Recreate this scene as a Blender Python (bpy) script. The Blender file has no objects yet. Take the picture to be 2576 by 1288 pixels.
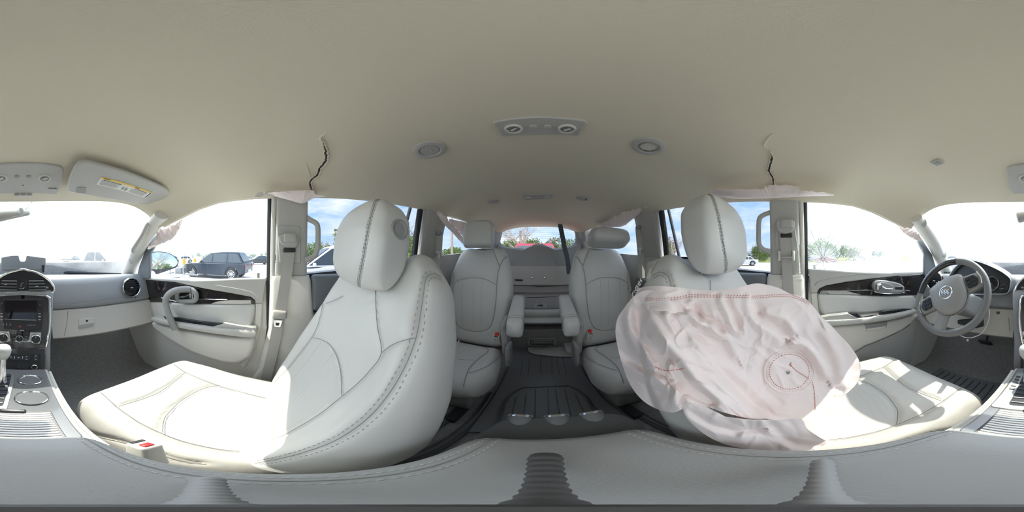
import bpy, bmesh, math, random
import numpy as np
from mathutils import Vector, Matrix, noise
from mathutils.bvhtree import BVHTree
from mathutils.kdtree import KDTree

PI = math.pi
random.seed(7)
scene = bpy.context.scene
COL = scene.collection

# ------------------------------------------------------------------ camera, sky, sun, exposure
# Car axes: +y is the car's nose, +x its passenger side. Heights are worked out from the
# photographer's eye level and lifted at the end so that the ground lies at z = 0.
GROUND = -1.42
LIFT = -GROUND
CX, C0 = 0.025, 1353.0                 # eye sits a little to the passenger side; pixel column of the car's tail
CAM = Vector((CX, 0.0, 0.0))
cam_data = bpy.data.cameras.new('camera')
cam_data.type = 'PANO'
try:
    cam_data.cycles.panorama_type = 'EQUIRECTANGULAR'
except Exception:
    cam_data.panorama_type = 'EQUIRECTANGULAR'
cam_data.clip_start = 0.005
cam_data.clip_end = 1000
cam = bpy.data.objects.new('camera', cam_data)
COL.objects.link(cam)
_th = (1288 - C0) / 2576 * 2 * PI
cam.location = (CX, 0, LIFT)
cam.rotation_euler = (PI / 2, 0, math.atan2(math.sin(_th), -math.cos(_th)))
scene.camera = cam

scene.view_settings.view_transform = 'Standard'
scene.view_settings.look = 'None'
scene.view_settings.gamma = 1.0
scene.view_settings.use_curve_mapping = False
scene.view_settings.exposure = 0.0
try:
    scene.cycles.use_denoising = True
    scene.cycles.max_bounces = 12
    scene.cycles.diffuse_bounces = 7
    scene.cycles.transparent_max_bounces = 16
    scene.cycles.sample_clamp_indirect = 8.0
    scene.cycles.caustics_reflective = False
    scene.cycles.caustics_refractive = False
except Exception:
    pass

SUN_EL, SUN_AZ = math.radians(47.5), math.radians(1.5)      # azimuth from the nose towards the driver side
SKY_STRENGTH = 2.15
sun_data = bpy.data.lights.new('sun', 'SUN')
sun_data.energy = 7.6
sun_data.angle = math.radians(0.55)
sun_data.color = (1.0, 0.94, 0.84)
sun = bpy.data.objects.new('sun', sun_data)
COL.objects.link(sun)
_sd = Vector((-math.sin(SUN_AZ) * math.cos(SUN_EL), math.cos(SUN_AZ) * math.cos(SUN_EL), math.sin(SUN_EL)))
sun.rotation_euler = _sd.to_track_quat('Z', 'Y').to_euler()
sun.location = (0, 10, 20)

world = bpy.data.worlds.new('sky')
scene.world = world
world.use_nodes = True
wn, wl = world.node_tree.nodes, world.node_tree.links
wn.clear()
w_out = wn.new('ShaderNodeOutputWorld')
w_bg = wn.new('ShaderNodeBackground')
w_bg.inputs['Strength'].default_value = SKY_STRENGTH
w_tc = wn.new('ShaderNodeTexCoord')
w_sep = wn.new('ShaderNodeSeparateXYZ')
wl.new(w_tc.outputs['Generated'], w_sep.inputs[0])
w_ramp = wn.new('ShaderNodeValToRGB')
w_ramp.color_ramp.elements[0].position = 0.0
w_ramp.color_ramp.elements[0].color = (0.56, 0.74, 0.98, 1)
w_ramp.color_ramp.elements[1].position = 0.55
w_ramp.color_ramp.elements[1].color = (0.25, 0.49, 0.95, 1)
wl.new(w_sep.outputs['Z'], w_ramp.inputs[0])
w_map = wn.new('ShaderNodeMapping')
w_map.inputs['Scale'].default_value = (1.6, 1.6, 5.0)
wl.new(w_tc.outputs['Generated'], w_map.inputs[0])
w_noise = wn.new('ShaderNodeTexNoise')
w_noise.inputs['Scale'].default_value = 2.3
w_noise.inputs['Detail'].default_value = 9
w_noise.inputs['Roughness'].default_value = 0.6
w_noise.inputs['Distortion'].default_value = 0.4
wl.new(w_map.outputs[0], w_noise.inputs['Vector'])
w_cr = wn.new('ShaderNodeValToRGB')
w_cr.color_ramp.elements[0].position = 0.42
w_cr.color_ramp.elements[1].position = 0.70
wl.new(w_noise.outputs[0], w_cr.inputs[0])
w_mix = wn.new('ShaderNodeMixRGB')
w_mix.inputs['Color2'].default_value = (0.92, 0.97, 1.04, 1)
wl.new(w_cr.outputs[0], w_mix.inputs['Fac'])
wl.new(w_ramp.outputs[0], w_mix.inputs['Color1'])
# the white haze around the sun
w_dot = wn.new('ShaderNodeVectorMath'); w_dot.operation = 'DOT_PRODUCT'
w_dot.inputs[1].default_value = tuple(_sd)
wl.new(w_tc.outputs['Generated'], w_dot.inputs[0])
w_rng = wn.new('ShaderNodeMapRange')
w_rng.interpolation_type = 'SMOOTHSTEP'
w_rng.inputs['From Min'].default_value = 0.05
w_rng.inputs['From Max'].default_value = 1.0
wl.new(w_dot.outputs['Value'], w_rng.inputs['Value'])
w_mul = wn.new('ShaderNodeMixRGB'); w_mul.blend_type = 'ADD'
w_mul.inputs['Color2'].default_value = (1.45, 1.40, 1.32, 1)
wl.new(w_rng.outputs[0], w_mul.inputs['Fac'])
wl.new(w_mix.outputs[0], w_mul.inputs['Color1'])
wl.new(w_mul.outputs[0], w_bg.inputs['Color'])
wl.new(w_bg.outputs[0], w_out.inputs[0])

# ------------------------------------------------------------------ pixel rays onto real planes
def dirv(u, v):
    th = (u - C0) / 2576 * 2 * PI
    ph = (644 - v) / 1288 * PI
    return Vector((-math.sin(th) * math.cos(ph), -math.cos(th) * math.cos(ph), math.sin(ph)))

def onx(u, v, x):
    d = dirv(u, v)
    return CAM + d * ((x - CX) / d.x)

def ony(u, v, y):
    d = dirv(u, v)
    return CAM + d * (y / d.y)

def onz(u, v, z):
    d = dirv(u, v)
    return CAM + d * (z / d.z)

def onr(u, v, r):
    d = dirv(u, v)
    return CAM + d * (r / math.hypot(d.x, d.y))

def lerp(a, b, t):
    return a + (b - a) * t

def interp(tab, x):
    xs = [p[0] for p in tab]
    return float(np.interp(x, xs, [p[1] for p in tab]))

def V(*a):
    return Vector(a)

def spl(pts, n=8, closed=False):
    """Catmull-Rom through pts."""
    P = [Vector(p) for p in pts]
    m = len(P)
    out = []
    for i in range(m if closed else m - 1):
        if closed:
            a, b, c, d = P[(i - 1) % m], P[i], P[(i + 1) % m], P[(i + 2) % m]
        else:
            a, b, c, d = P[max(i - 1, 0)], P[i], P[i + 1], P[min(i + 2, m - 1)]
        for k in range(n):
            t = k / n
            out.append(0.5 * ((2 * b) + (c - a) * t + (2 * a - 5 * b + 4 * c - d) * t * t + (3 * b - a - 3 * c + d) * t ** 3))
    if not closed:
        out.append(P[-1].copy())
    return out

def resample(pts, step):
    out = [pts[0].copy()]
    acc = 0.0
    for a, b in zip(pts, pts[1:]):
        L = (b - a).length
        if L < 1e-9:
            continue
        while acc + L >= step:
            t = (step - acc) / L
            a = a.lerp(b, t)
            out.append(a.copy())
            L = (b - a).length
            acc = 0.0
            if L < 1e-9:
                break
        acc += L
    return out

def rpoly(pts, r, n=5):
    """Round the corners of a closed loop."""
    P = [Vector(p) for p in pts]
    out = []
    m = len(P)
    for i in range(m):
        a, b, c = P[i - 1], P[i], P[(i + 1) % m]
        rr = min(r, (a - b).length * .48, (c - b).length * .48)
        p = b + (a - b).normalized() * rr
        q = b + (c - b).normalized() * rr
        for k in range(n + 1):
            t = k / n
            out.append(p * (1 - t) ** 2 + b * 2 * t * (1 - t) + q * t * t)
    return out

# ------------------------------------------------------------------ mesh building
ROOT = {}
class MB:
    def __init__(s):
        s.v, s.f = [], []
    def add(s, vs, fs):
        b = len(s.v)
        s.v += [Vector(v) for v in vs]
        s.f += [tuple(i + b for i in f) for f in fs]
        return s
    def box(s, c, size, rot=None):
        c = Vector(c)
        R = rot if rot is not None else Matrix.Identity(3)
        vs = []
        for dz in (-.5, .5):
            for dx, dy in ((-.5, -.5), (.5, -.5), (.5, .5), (-.5, .5)):
                vs.append(c + R @ Vector((dx * size[0], dy * size[1], dz * size[2])))
        return s.add(vs, [(3, 2, 1, 0), (4, 5, 6, 7), (0, 1, 5, 4), (1, 2, 6, 5), (2, 3, 7, 6), (3, 0, 4, 7)])
    def rbox(s, c, size, r=.01, rot=None, seg=3):
        bm = bmesh.new()
        bmesh.ops.create_cube(bm, size=1)
        for v in bm.verts:
            v.co = Vector((v.co.x * size[0], v.co.y * size[1], v.co.z * size[2]))
        r = min(r, min(size) * .49)
        bmesh.ops.bevel(bm, geom=bm.edges[:], offset=r, segments=seg, profile=.5, affect='EDGES')
        R = rot if rot is not None else Matrix.Identity(3)
        c = Vector(c)
        bm.verts.index_update()
        s.add([c + R @ v.co for v in bm.verts], [[v.index for v in f.verts] for f in bm.faces])
        bm.free()
        return s
    def loft(s, loops, caps=True, closed=True, cap_ends=(True, True)):
        n = len(loops[0])
        vs = [p for L in loops for p in L]
        fs = []
        for i in range(len(loops) - 1):
            for j in range(n if closed else n - 1):
                k = (j + 1) % n
                fs.append((i * n + j, i * n + k, (i + 1) * n + k, (i + 1) * n + j))
        if caps and cap_ends[0]:
            fs.append(tuple(range(n - 1, -1, -1)))
        if caps and cap_ends[1]:
            b = (len(loops) - 1) * n
            fs.append(tuple(range(b, b + n)))
        return s.add(vs, fs)
    def grid(s, rows, closed=False):
        return s.loft(rows, caps=False, closed=closed)
    def tube(s, pts, r, n=8, caps=True, flat=None):
        """flat=(normal hint, ratio): an oval section whose short axis points along the hint"""
        P = [Vector(p) for p in pts]
        m = len(P)
        loops = []
        prev = None
        for i in range(m):
            t = (P[min(i + 1, m - 1)] - P[max(i - 1, 0)])
            t = t.normalized() if t.length > 1e-9 else Vector((0, 0, 1))
            if flat is not None:
                h = Vector(flat[0])
                a = (h - t * h.dot(t))
                a = a.normalized() if a.length > 1e-6 else t.orthogonal().normalized()
            elif prev is None:
                a = t.orthogonal().normalized()
            else:
                a = prev - t * prev.dot(t)
                a = a.normalized() if a.length > 1e-6 else t.orthogonal().normalized()
            prev = a
            b = t.cross(a)
            rr = r[i] if isinstance(r, (list, tuple)) else r
            ka = flat[1] if flat is not None else 1.0
            loops.append([P[i] + (a * math.cos(2 * PI * k / n) * rr * ka + b * math.sin(2 * PI * k / n) * rr) for k in range(n)])
        return s.loft(loops, caps=caps)
    def ring(s, pts, r, n=8, flat=None):
        """closed tube"""
        P = [Vector(p) for p in pts]
        m = len(P)
        loops = []
        prev = None
        for i in range(m):
            t = (P[(i + 1) % m] - P[i - 1]).normalized()
            if flat is not None:
                h = Vector(flat[0]); a = (h - t * h.dot(t)).normalized()
            elif prev is None:
                a = t.orthogonal().normalized()
            else:
                a = (prev - t * prev.dot(t)).normalized()
            prev = a
            b = t.cross(a)
            ka = flat[1] if flat is not None else 1.0
            loops.append([P[i] + (a * math.cos(2 * PI * k / n) * r * ka + b * math.sin(2 * PI * k / n) * r) for k in range(n)])
        loops.append(loops[0])
        return s.loft(loops, caps=False)
    def prism(s, loop, vec):
        loop = [Vector(p) for p in loop]
        vec = Vector(vec)
        return s.loft([loop, [p + vec for p in loop]])
    def lathe(s, prof, c, axis, n=24, caps=True, squash=None):
        """prof = [(radius, height along axis)]"""
        ax = Vector(axis).normalized()
        a = ax.orthogonal().normalized()
        if abs(ax.z) < .95:
            a = Vector((0, 0, 1)) - ax * ax.z
            a.normalize()
        b = ax.cross(a)
        c = Vector(c)
        sq = squash or (1, 1)
        return s.loft([[c + ax * h + (a * math.cos(2 * PI * k / n) * sq[0] + b * math.sin(2 * PI * k / n) * sq[1]) * r for k in range(n)] for r, h in prof], caps=caps)
    def ribbon(s, pts, width, nrm, th=.0015):
        """belt or strip: width across, nrm = face normal hint (one or per point)"""
        P = [Vector(p) for p in pts]
        m = len(P)
        loops = []
        for i in range(m):
            t = (P[min(i + 1, m - 1)] - P[max(i - 1, 0)]).normalized()
            nn = Vector(nrm[i] if isinstance(nrm, list) else nrm)
            nn = (nn - t * nn.dot(t)).normalized()
            b = t.cross(nn)
            w = (width[i] if isinstance(width, (list, tuple)) else width) / 2
            loops.append([P[i] + b * w + nn * th, P[i] - b * w + nn * th, P[i] - b * w - nn * th, P[i] + b * w - nn * th])
        return s.loft(loops)
    def build(s, name, mat, parent=None, smooth=40, bevel=0, subsurf=0, seg=2):
        me = bpy.data.meshes.new(name)
        off = ROOT.get(parent.name, Vector((0, 0, 0))) if parent is not None else Vector((0, 0, 0))
        me.from_pydata([tuple(v - off) for v in s.v], [], [tuple(f) for f in s.f])
        me.materials.append(MAT[mat] if isinstance(mat, str) else mat)
        bm = bmesh.new(); bm.from_mesh(me)
        bmesh.ops.recalc_face_normals(bm, faces=bm.faces)
        bm.to_mesh(me); bm.free()
        if smooth:
            me.polygons.foreach_set('use_smooth', [True] * len(me.polygons))
            try:
                me.set_sharp_from_angle(angle=math.radians(smooth))
            except Exception:
                pass
        o = bpy.data.objects.new(name, me)
        COL.objects.link(o)
        if parent is not None:
            o.parent = parent
            ROOT[o.name] = off
        if bevel:
            m = o.modifiers.new('edge', 'BEVEL'); m.width = bevel; m.segments = seg; m.limit_method = 'ANGLE'; m.angle_limit = math.radians(35)
        if subsurf:
            m = o.modifiers.new('round', 'SUBSURF'); m.levels = subsurf; m.render_levels = subsurf
        return o

def tag(o, label, cat=None, group=None, kind=None):
    o['label'] = label
    if cat: o['category'] = cat
    if group: o['group'] = group
    if kind: o['kind'] = kind
    return o

def thing(name, label, cat, loc, group=None, kind=None):
    o = bpy.data.objects.new(name, None)
    COL.objects.link(o)
    o.location = loc
    o.empty_display_size = .05
    ROOT[o.name] = Vector(loc)
    return tag(o, label, cat, group, kind)

def text_part(name, body, mat, parent, loc, xdir, updir, size, extrude=.0004, align='CENTER'):
    """flat lettering turned into a mesh, reading along xdir with updir up"""
    cu = bpy.data.curves.new(name, 'FONT')
    cu.body = body; cu.size = size; cu.align_x = align; cu.align_y = 'CENTER'; cu.extrude = extrude
    tmp = bpy.data.objects.new(name, cu)
    COL.objects.link(tmp)
    dg = bpy.context.evaluated_depsgraph_get()
    me = bpy.data.meshes.new_from_object(tmp.evaluated_get(dg))
    COL.objects.unlink(tmp)
    bpy.data.objects.remove(tmp)
    x = Vector(xdir).normalized(); z = x.cross(Vector(updir)).normalized(); y = z.cross(x)
    M = Matrix((x, y, z)).transposed().to_4x4()
    M.translation = Vector(loc) - ROOT.get(parent.name, Vector((0, 0, 0)))
    me.transform(M)
    me.materials.clear(); me.materials.append(MAT[mat])
    o = bpy.data.objects.new(name, me)
    COL.objects.link(o)
    o.parent = parent
    ROOT[o.name] = ROOT.get(parent.name, Vector((0, 0, 0)))
    return o

# ------------------------------------------------------------------ materials
MAT = {}
def mat(name, col, rough=.5, metal=0.0, bump=0.0, bscale=400.0, var=0.0, vscale=6.0, coat=0.0, spec=.5, sheen=0.0, translucent=0.0):
    m = bpy.data.materials.new(name)
    m.use_nodes = True
    nt = m.node_tree
    b = nt.nodes['Principled BSDF']
    b.inputs['Base Color'].default_value = (*col, 1)
    b.inputs['Roughness'].default_value = rough
    b.inputs['Metallic'].default_value = metal
    b.inputs['Specular IOR Level'].default_value = spec
    if coat:
        b.inputs['Coat Weight'].default_value = coat
        b.inputs['Coat Roughness'].default_value = .08
    if sheen:
        b.inputs['Sheen Weight'].default_value = sheen
    tc = nt.nodes.new('ShaderNodeTexCoord')
    if var:
        n = nt.nodes.new('ShaderNodeTexNoise')
        n.inputs['Scale'].default_value = vscale
        n.inputs['Detail'].default_value = 6
        nt.links.new(tc.outputs['Object'], n.inputs['Vector'])
        r = nt.nodes.new('ShaderNodeMapRange')
        r.inputs['From Min'].default_value = .3; r.inputs['From Max'].default_value = .7
        r.inputs['To Min'].default_value = 1 - var; r.inputs['To Max'].default_value = 1 + var
        nt.links.new(n.outputs[0], r.inputs['Value'])
        mx = nt.nodes.new('ShaderNodeMixRGB'); mx.blend_type = 'MULTIPLY'; mx.inputs['Fac'].default_value = 1
        mx.inputs['Color1'].default_value = (*col, 1)
        nt.links.new(r.outputs[0], mx.inputs['Color2'])
        nt.links.new(mx.outputs[0], b.inputs['Base Color'])
    if bump:
        n2 = nt.nodes.new('ShaderNodeTexNoise')
        n2.inputs['Scale'].default_value = bscale
        n2.inputs['Detail'].default_value = 2
        nt.links.new(tc.outputs['Object'], n2.inputs['Vector'])
        bp = nt.nodes.new('ShaderNodeBump')
        bp.inputs['Strength'].default_value = bump
        bp.inputs['Distance'].default_value = .001
        nt.links.new(n2.outputs[0], bp.inputs['Height'])
        nt.links.new(bp.outputs[0], b.inputs['Normal'])
    if translucent:
        out = nt.nodes['Material Output']
        t = nt.nodes.new('ShaderNodeBsdfTranslucent'); t.inputs['Color'].default_value = (*col, 1)
        ms = nt.nodes.new('ShaderNodeMixShader'); ms.inputs[0].default_value = translucent
        nt.links.new(b.outputs[0], ms.inputs[1]); nt.links.new(t.outputs[0], ms.inputs[2])
        nt.links.new(ms.outputs[0], out.inputs['Surface'])
    MAT[name] = m
    return m

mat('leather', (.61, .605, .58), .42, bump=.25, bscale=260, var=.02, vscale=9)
mat('leather_mottled', (.61, .59, .545), .45, bump=.25, bscale=260, var=.05, vscale=14)  # mottling puts faint branch shadows and cream stain into the colour
mat('leather_darker', (.58, .58, .555), .45, bump=.25, bscale=260)  # leather in a slightly darker tone
mat('seam', (.30, .295, .28), .8)
mat('thread', (.66, .65, .62), .7)
mat('thread_dark', (.36, .355, .34), .7)
mat('headliner', (.70, .645, .52), .95, bump=.3, bscale=700, var=.015, vscale=3, spec=.1)
mat('trim_light', (.66, .64, .59), .6, bump=.15, bscale=600)
mat('trim_grey', (.47, .46, .43), .55, bump=.15, bscale=600)
mat('trim_mid', (.30, .305, .30), .55, bump=.15, bscale=600)
mat('dash_pad', (.28, .29, .30), .52, bump=.25, bscale=420)
mat('dash_light', (.50, .48, .435), .6, bump=.15, bscale=500)
mat('door_dark', (.14, .155, .165), .5, bump=.15, bscale=500)
mat('black_plastic', (.022, .023, .026), .4)
mat('black_gloss', (.016, .015, .017), .07, coat=.6)
mat('grey_gloss', (.05, .048, .052), .12, coat=.5)
mat('black_rubber', (.025, .028, .033), .7)
mat('screen', (.012, .011, .014), .04)
mat('chrome', (.82, .83, .84), .12, metal=1.0)
mat('satin', (.62, .63, .63), .32, metal=.9)
mat('tambour', (.74, .73, .71), .35, metal=.1)
mat('deck_grey', (.16, .165, .17), .18, coat=.4)
mat('seam_dark', (.17, .15, .12), .8)
mat('carpet', (.28, .275, .27), .95, bump=.6, bscale=900, var=.12, vscale=60, spec=.1)
mat('carpet_light', (.26, .25, .24), .95, bump=.6, bscale=900, var=.1, vscale=60, spec=.1)
mat('mat_rubber', (.15, .155, .158), .6, bump=.2, bscale=500)
mat('mat_rubber_dark', (.085, .088, .09), .65)
mat('belt', (.44, .425, .39), .75, bump=.4, bscale=900)
mat('belt_dark', (.06, .07, .085), .75)
mat('airbag', (.97, .862, .842), .75, bump=.2, bscale=1200, var=.02, vscale=7, translucent=.06, sheen=.2)
mat('airbag_thread', (.62, .26, .21), .7)
mat('airbag_thread_white', (.90, .82, .80), .7)
mat('red', (.62, .03, .03), .35)
mat('white', (.80, .80, .79), .5)
mat('armrest_skin', (.40, .405, .40), .45, bump=.3, bscale=300)
mat('label_white', (.78, .77, .73), .6)
mat('label_yellow', (.80, .55, .12), .6)
mat('ink', (.03, .03, .03), .7)
mat('lamp_lens', (.70, .68, .64), .15, metal=.6)
mat('white_mark', (.62, .62, .62), .6)
mat('hazard', (.50, .03, .03), .5)
mat('tripod', (.10, .098, .10), .55, bump=.2, bscale=500)
mat('tripod_grey', (.34, .345, .345), .55)
mat('wheel_leather', (.20, .20, .195), .42, bump=.2, bscale=500)
mat('wheel_pad', (.33, .325, .31), .5, bump=.15, bscale=500)
mat('pillow_dirt', (.62, .60, .55), .5)
mat('wood_dark', (.022, .018, .018), .10, coat=.8, var=.35, vscale=18)

def perf():
    m = mat('leather_perf', (.56, .56, .535), .5)
    nt = m.node_tree; b = nt.nodes['Principled BSDF']
    tc = nt.nodes.new('ShaderNodeTexCoord')
    vo = nt.nodes.new('ShaderNodeTexVoronoi'); vo.inputs['Scale'].default_value = 260; vo.inputs['Randomness'].default_value = .1
    nt.links.new(tc.outputs['Object'], vo.inputs['Vector'])
    r = nt.nodes.new('ShaderNodeMapRange'); r.inputs['From Min'].default_value = .12; r.inputs['From Max'].default_value = .25
    r.inputs['To Min'].default_value = .72; r.inputs['To Max'].default_value = 1.0
    nt.links.new(vo.outputs['Distance'], r.inputs['Value'])
    mx = nt.nodes.new('ShaderNodeMixRGB'); mx.blend_type = 'MULTIPLY'; mx.inputs['Fac'].default_value = 1
    mx.inputs['Color1'].default_value = (.57, .565, .54, 1)
    nt.links.new(r.outputs[0], mx.inputs['Color2'])
    nt.links.new(mx.outputs[0], b.inputs['Base Color'])
perf()

def glass(name, tint, gloss=.04, haze=0.0, hazecol=(.9, .95, .95), patch=None):
    m = bpy.data.materials.new(name)
    m.use_nodes = True
    nt = m.node_tree
    nt.nodes.clear()
    out = nt.nodes.new('ShaderNodeOutputMaterial')
    tr = nt.nodes.new('ShaderNodeBsdfTransparent'); tr.inputs[0].default_value = (*tint, 1)
    gl = nt.nodes.new('ShaderNodeBsdfGlossy'); gl.inputs['Roughness'].default_value = .02
    mx = nt.nodes.new('ShaderNodeMixShader'); mx.inputs[0].default_value = gloss
    nt.links.new(tr.outputs[0], mx.inputs[1]); nt.links.new(gl.outputs[0], mx.inputs[2])
    last = mx
    if haze:
        t = nt.nodes.new('ShaderNodeBsdfTranslucent'); t.inputs['Color'].default_value = (*hazecol, 1)
        m2 = nt.nodes.new('ShaderNodeMixShader'); m2.inputs[0].default_value = haze
        if patch:
            tc = nt.nodes.new('ShaderNodeTexCoord')
            n = nt.nodes.new('ShaderNodeTexNoise'); n.inputs['Scale'].default_value = patch; n.inputs['Detail'].default_value = 8
            nt.links.new(tc.outputs['Object'], n.inputs['Vector'])
            r = nt.nodes.new('ShaderNodeMapRange'); r.inputs['From Min'].default_value = .35; r.inputs['From Max'].default_value = .7
            r.inputs['To Min'].default_value = haze * .3; r.inputs['To Max'].default_value = haze * 1.7
            nt.links.new(n.outputs[0], r.inputs['Value'])
            nt.links.new(r.outputs[0], m2.inputs[0])
        nt.links.new(mx.outputs[0], m2.inputs[1]); nt.links.new(t.outputs[0], m2.inputs[2])
        last = m2
    nt.links.new(last.outputs[0], out.inputs['Surface'])
    MAT[name] = m
glass('glass_windshield', (.93, .97, .96), .03, .085, patch=5)  # patchy translucent haze stands in for sun glare on the windscreen
glass('glass_clear', (.90, .96, .95), .04, .022, patch=6)  # slight haze whitens the view like overexposed glare
glass('glass_cracked', (.90, .97, .96), .04, .21, patch=9)
glass('glass_tint', (.50, .515, .53), .03)
glass('glass_rear', (.56, .575, .59), .03)
glass('lens_clear', (.85, .86, .86), .15)
# ------------------------------------------------------------------ end of set-up
# ================================================================== THE SHELL
ZC = [(-2.45, .395), (-2.33, .425), (-2.0, .445), (-1.12, .42), (-.37, .37), (0, .355), (.3, .33), (.5, .30), (.66, .272), (.76, .255)]
ZE = [(-2.33, .34), (-1.9, .335), (-1.3, .315), (-.72, .292), (-.11, .248), (0, .242), (.25, .238), (.39, .208), (.485, .173), (.55, .150), (.62, .145), (.76, .15)]
XE = [(-2.33, .56), (-1.9, .60), (-1.3, .645), (-.7, .665), (0, .66), (.3, .655), (.5, .65), (.58, .635), (.76, .60)]
def ceil_z(x, y):
    e = interp(XE, y); p = min(1.0, abs(x) / e)
    a, b = interp(ZC, y), interp(ZE, y)
    return b + (a - b) * (1 - p ** (3.4 + 5.0 * max(0.0, min(1.0, (y - .2) / .3))))

rows, rows2 = [], []
NQ, NP = 70, 40
for i in range(NQ + 1):
    q = i / NQ
    r1, r2 = [], []
    for j in range(NP + 1):
        p = -1 + 2 * j / NP
        p = math.copysign(abs(p) ** .8, p)
        yf = .745 - .165 * p * p
        y = lerp(yf, -2.34, q)
        x = p * interp(XE, y)
        z = ceil_z(x, y)
        # soft creases where the curtain bags pushed the lining down
        z -= .006 * math.exp(-((y + .18) / .05) ** 2) * max(0, abs(p) - .55) / .45
        z += .002 * noise.noise(Vector((x * 3, y * 3, 0)))
        r1.append(V(x, y, z))
        r2.append(V(x * 1.03, y, z + .035))
    rows.append(r1); rows2.append(r2)
m = MB()
n1 = NP + 1
m.grid(rows); b = len(m.v); m.grid(rows2)
for i in range(NQ):
    for j in (0, NP):
        m.f.append((i * n1 + j, (i + 1) * n1 + j, b + (i + 1) * n1 + j, b + i * n1 + j))
for i in (0, NQ):
    for j in range(NP):
        m.f.append((i * n1 + j, i * n1 + j + 1, b + i * n1 + j + 1, b + i * n1 + j))
ceiling = m.build('ceiling', 'headliner', smooth=60)
tag(ceiling, 'beige fabric headliner spanning the whole cabin', 'headliner', kind='structure')
ceil_bvh = BVHTree.FromPolygons([v.co for v in ceiling.data.vertices], [p.vertices for p in ceiling.data.polygons])

def cast(bvh, u, v, push=0.0):
    d = dirv(u, v)
    h = bvh.ray_cast(CAM, d)
    if h[0] is None:
        return None
    n = h[1] if h[1].dot(d) < 0 else -h[1]
    return h[0] + n * push

def on_ceiling(x, y, drop=0.0):
    return V(x, y, ceil_z(x, y) - drop)

# torn cracks in the headliner above each front door pillar
def tear(pix, wid):
    pts = [cast(ceil_bvh, u, v) for u, v in pix]
    pts = resample(spl([p for p in pts if p], 6), .004)
    rnd = random.Random(len(pix))
    mdk, mlip = MB(), MB()
    L, Rr, lip1, lip2 = [], [], [], []
    n = len(pts)
    for i, p in enumerate(pts):
        t = (pts[min(i + 1, n - 1)] - pts[max(i - 1, 0)]).normalized()
        side = t.cross(V(0, 0, 1)).normalized()
        f = i / (n - 1)
        w = wid * min(1, f * 5) * (.55 + .6 * rnd.random())
        jit = side * (rnd.random() - .5) * .004
        down = V(0, 0, -.0035)
        L.append(p + side * w + jit + down); Rr.append(p - side * w + jit + down)
        lip1.append(p + side * (w + .0025) + jit + down * 1.3); lip2.append(p - side * (w + .002) + jit + down * .8)
    mdk.grid([L, Rr]); 
    mlip.tube(lip1, .0022, 6); mlip.tube(lip2, .0018, 6)
    c = mdk.build('crack', 'ink', ceiling); c['label'] = 'dark jagged tear in the headliner'
    k = mlip.build('torn_edge', 'headliner', ceiling)
tear([(812, 352), (818, 372), (821, 397), (815, 410), (805, 421), (798, 438), (782, 452), (781, 466), (786, 480), (790, 488)], .0035)
tear([(1936, 378), (1942, 394), (1938, 412), (1934, 426), (1941, 440), (1945, 452), (1945, 464)], .003)
def crease(pix):
    pts = [cast(ceil_bvh, u, v) for u, v in pix]
    pts = resample(spl([p for p in pts if p], 6), .006)
    m = MB(); n = len(pts)
    m.tube(pts, [.0035 * math.sin(PI * min(1, (i + .5) / n)) + .0006 for i in range(n)], 8)
    m.build('crease', 'headliner', ceiling)
crease([(824, 332), (806, 346), (812, 360), (818, 372)])
crease([(1945, 335), (1928, 352), (1922, 365), (1930, 374), (1937, 380)])
crease([(770, 410), (774, 428), (781, 446)])

m = MB()
for q in ([(640, 496), (648, 485), (660, 482), (664, 490), (654, 497)], [(664, 489), (670, 480), (690, 479), (692, 490), (680, 497), (672, 492)]):
    m.prism([onx(u, v, .618) for u, v in q], (.004, 0, .0))
m.build('torn_lining', 'trim_light', ceiling)

# ------------------------------------------------------------------ floor pan, toe board, sills
m = MB()
fl = []
for y, z in [(1.2, -.42), (1.02, -.60), (.90, -.80), (.82, -.87), (.3, -.875), (-.3, -.875), (-1.28, -.875), (-1.30, -.87), (-2.45, -.87)]:
    fl.append([V(x, y, z + (.02 if abs(x) < .16 and y < .5 else 0)) for x in (-.84, -.5, -.2, -.1, .1, .2, .5, .84)])
m.grid(fl)
floor = m.build('floor', 'carpet', smooth=50)
tag(floor, 'dark grey carpeted car floor rising to the toe board', 'floor', kind='structure')
m = MB().box((0, 1.22, -.55), (1.7, .03, 1.0))
fw = m.build('wall_front', 'carpet')
tag(fw, 'dark firewall behind the dashboard and footwells', 'wall', kind='structure')

# ------------------------------------------------------------------ pillars
def pillar(name, secs, mt, label, kind='structure', r=.018):
    loops = []
    for z, xi, xo, y0, y1 in secs:
        lo, hi = min(xi, xo), max(xi, xo)
        loops.append(rpoly([V(lo, y0, z), V(hi, y0, z), V(hi, y1, z), V(lo, y1, z)], r, 4))
    m = MB().loft(loops)
    o = m.build(name, mt, smooth=45)
    return tag(o, label, 'pillar trim', kind=kind)

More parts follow.
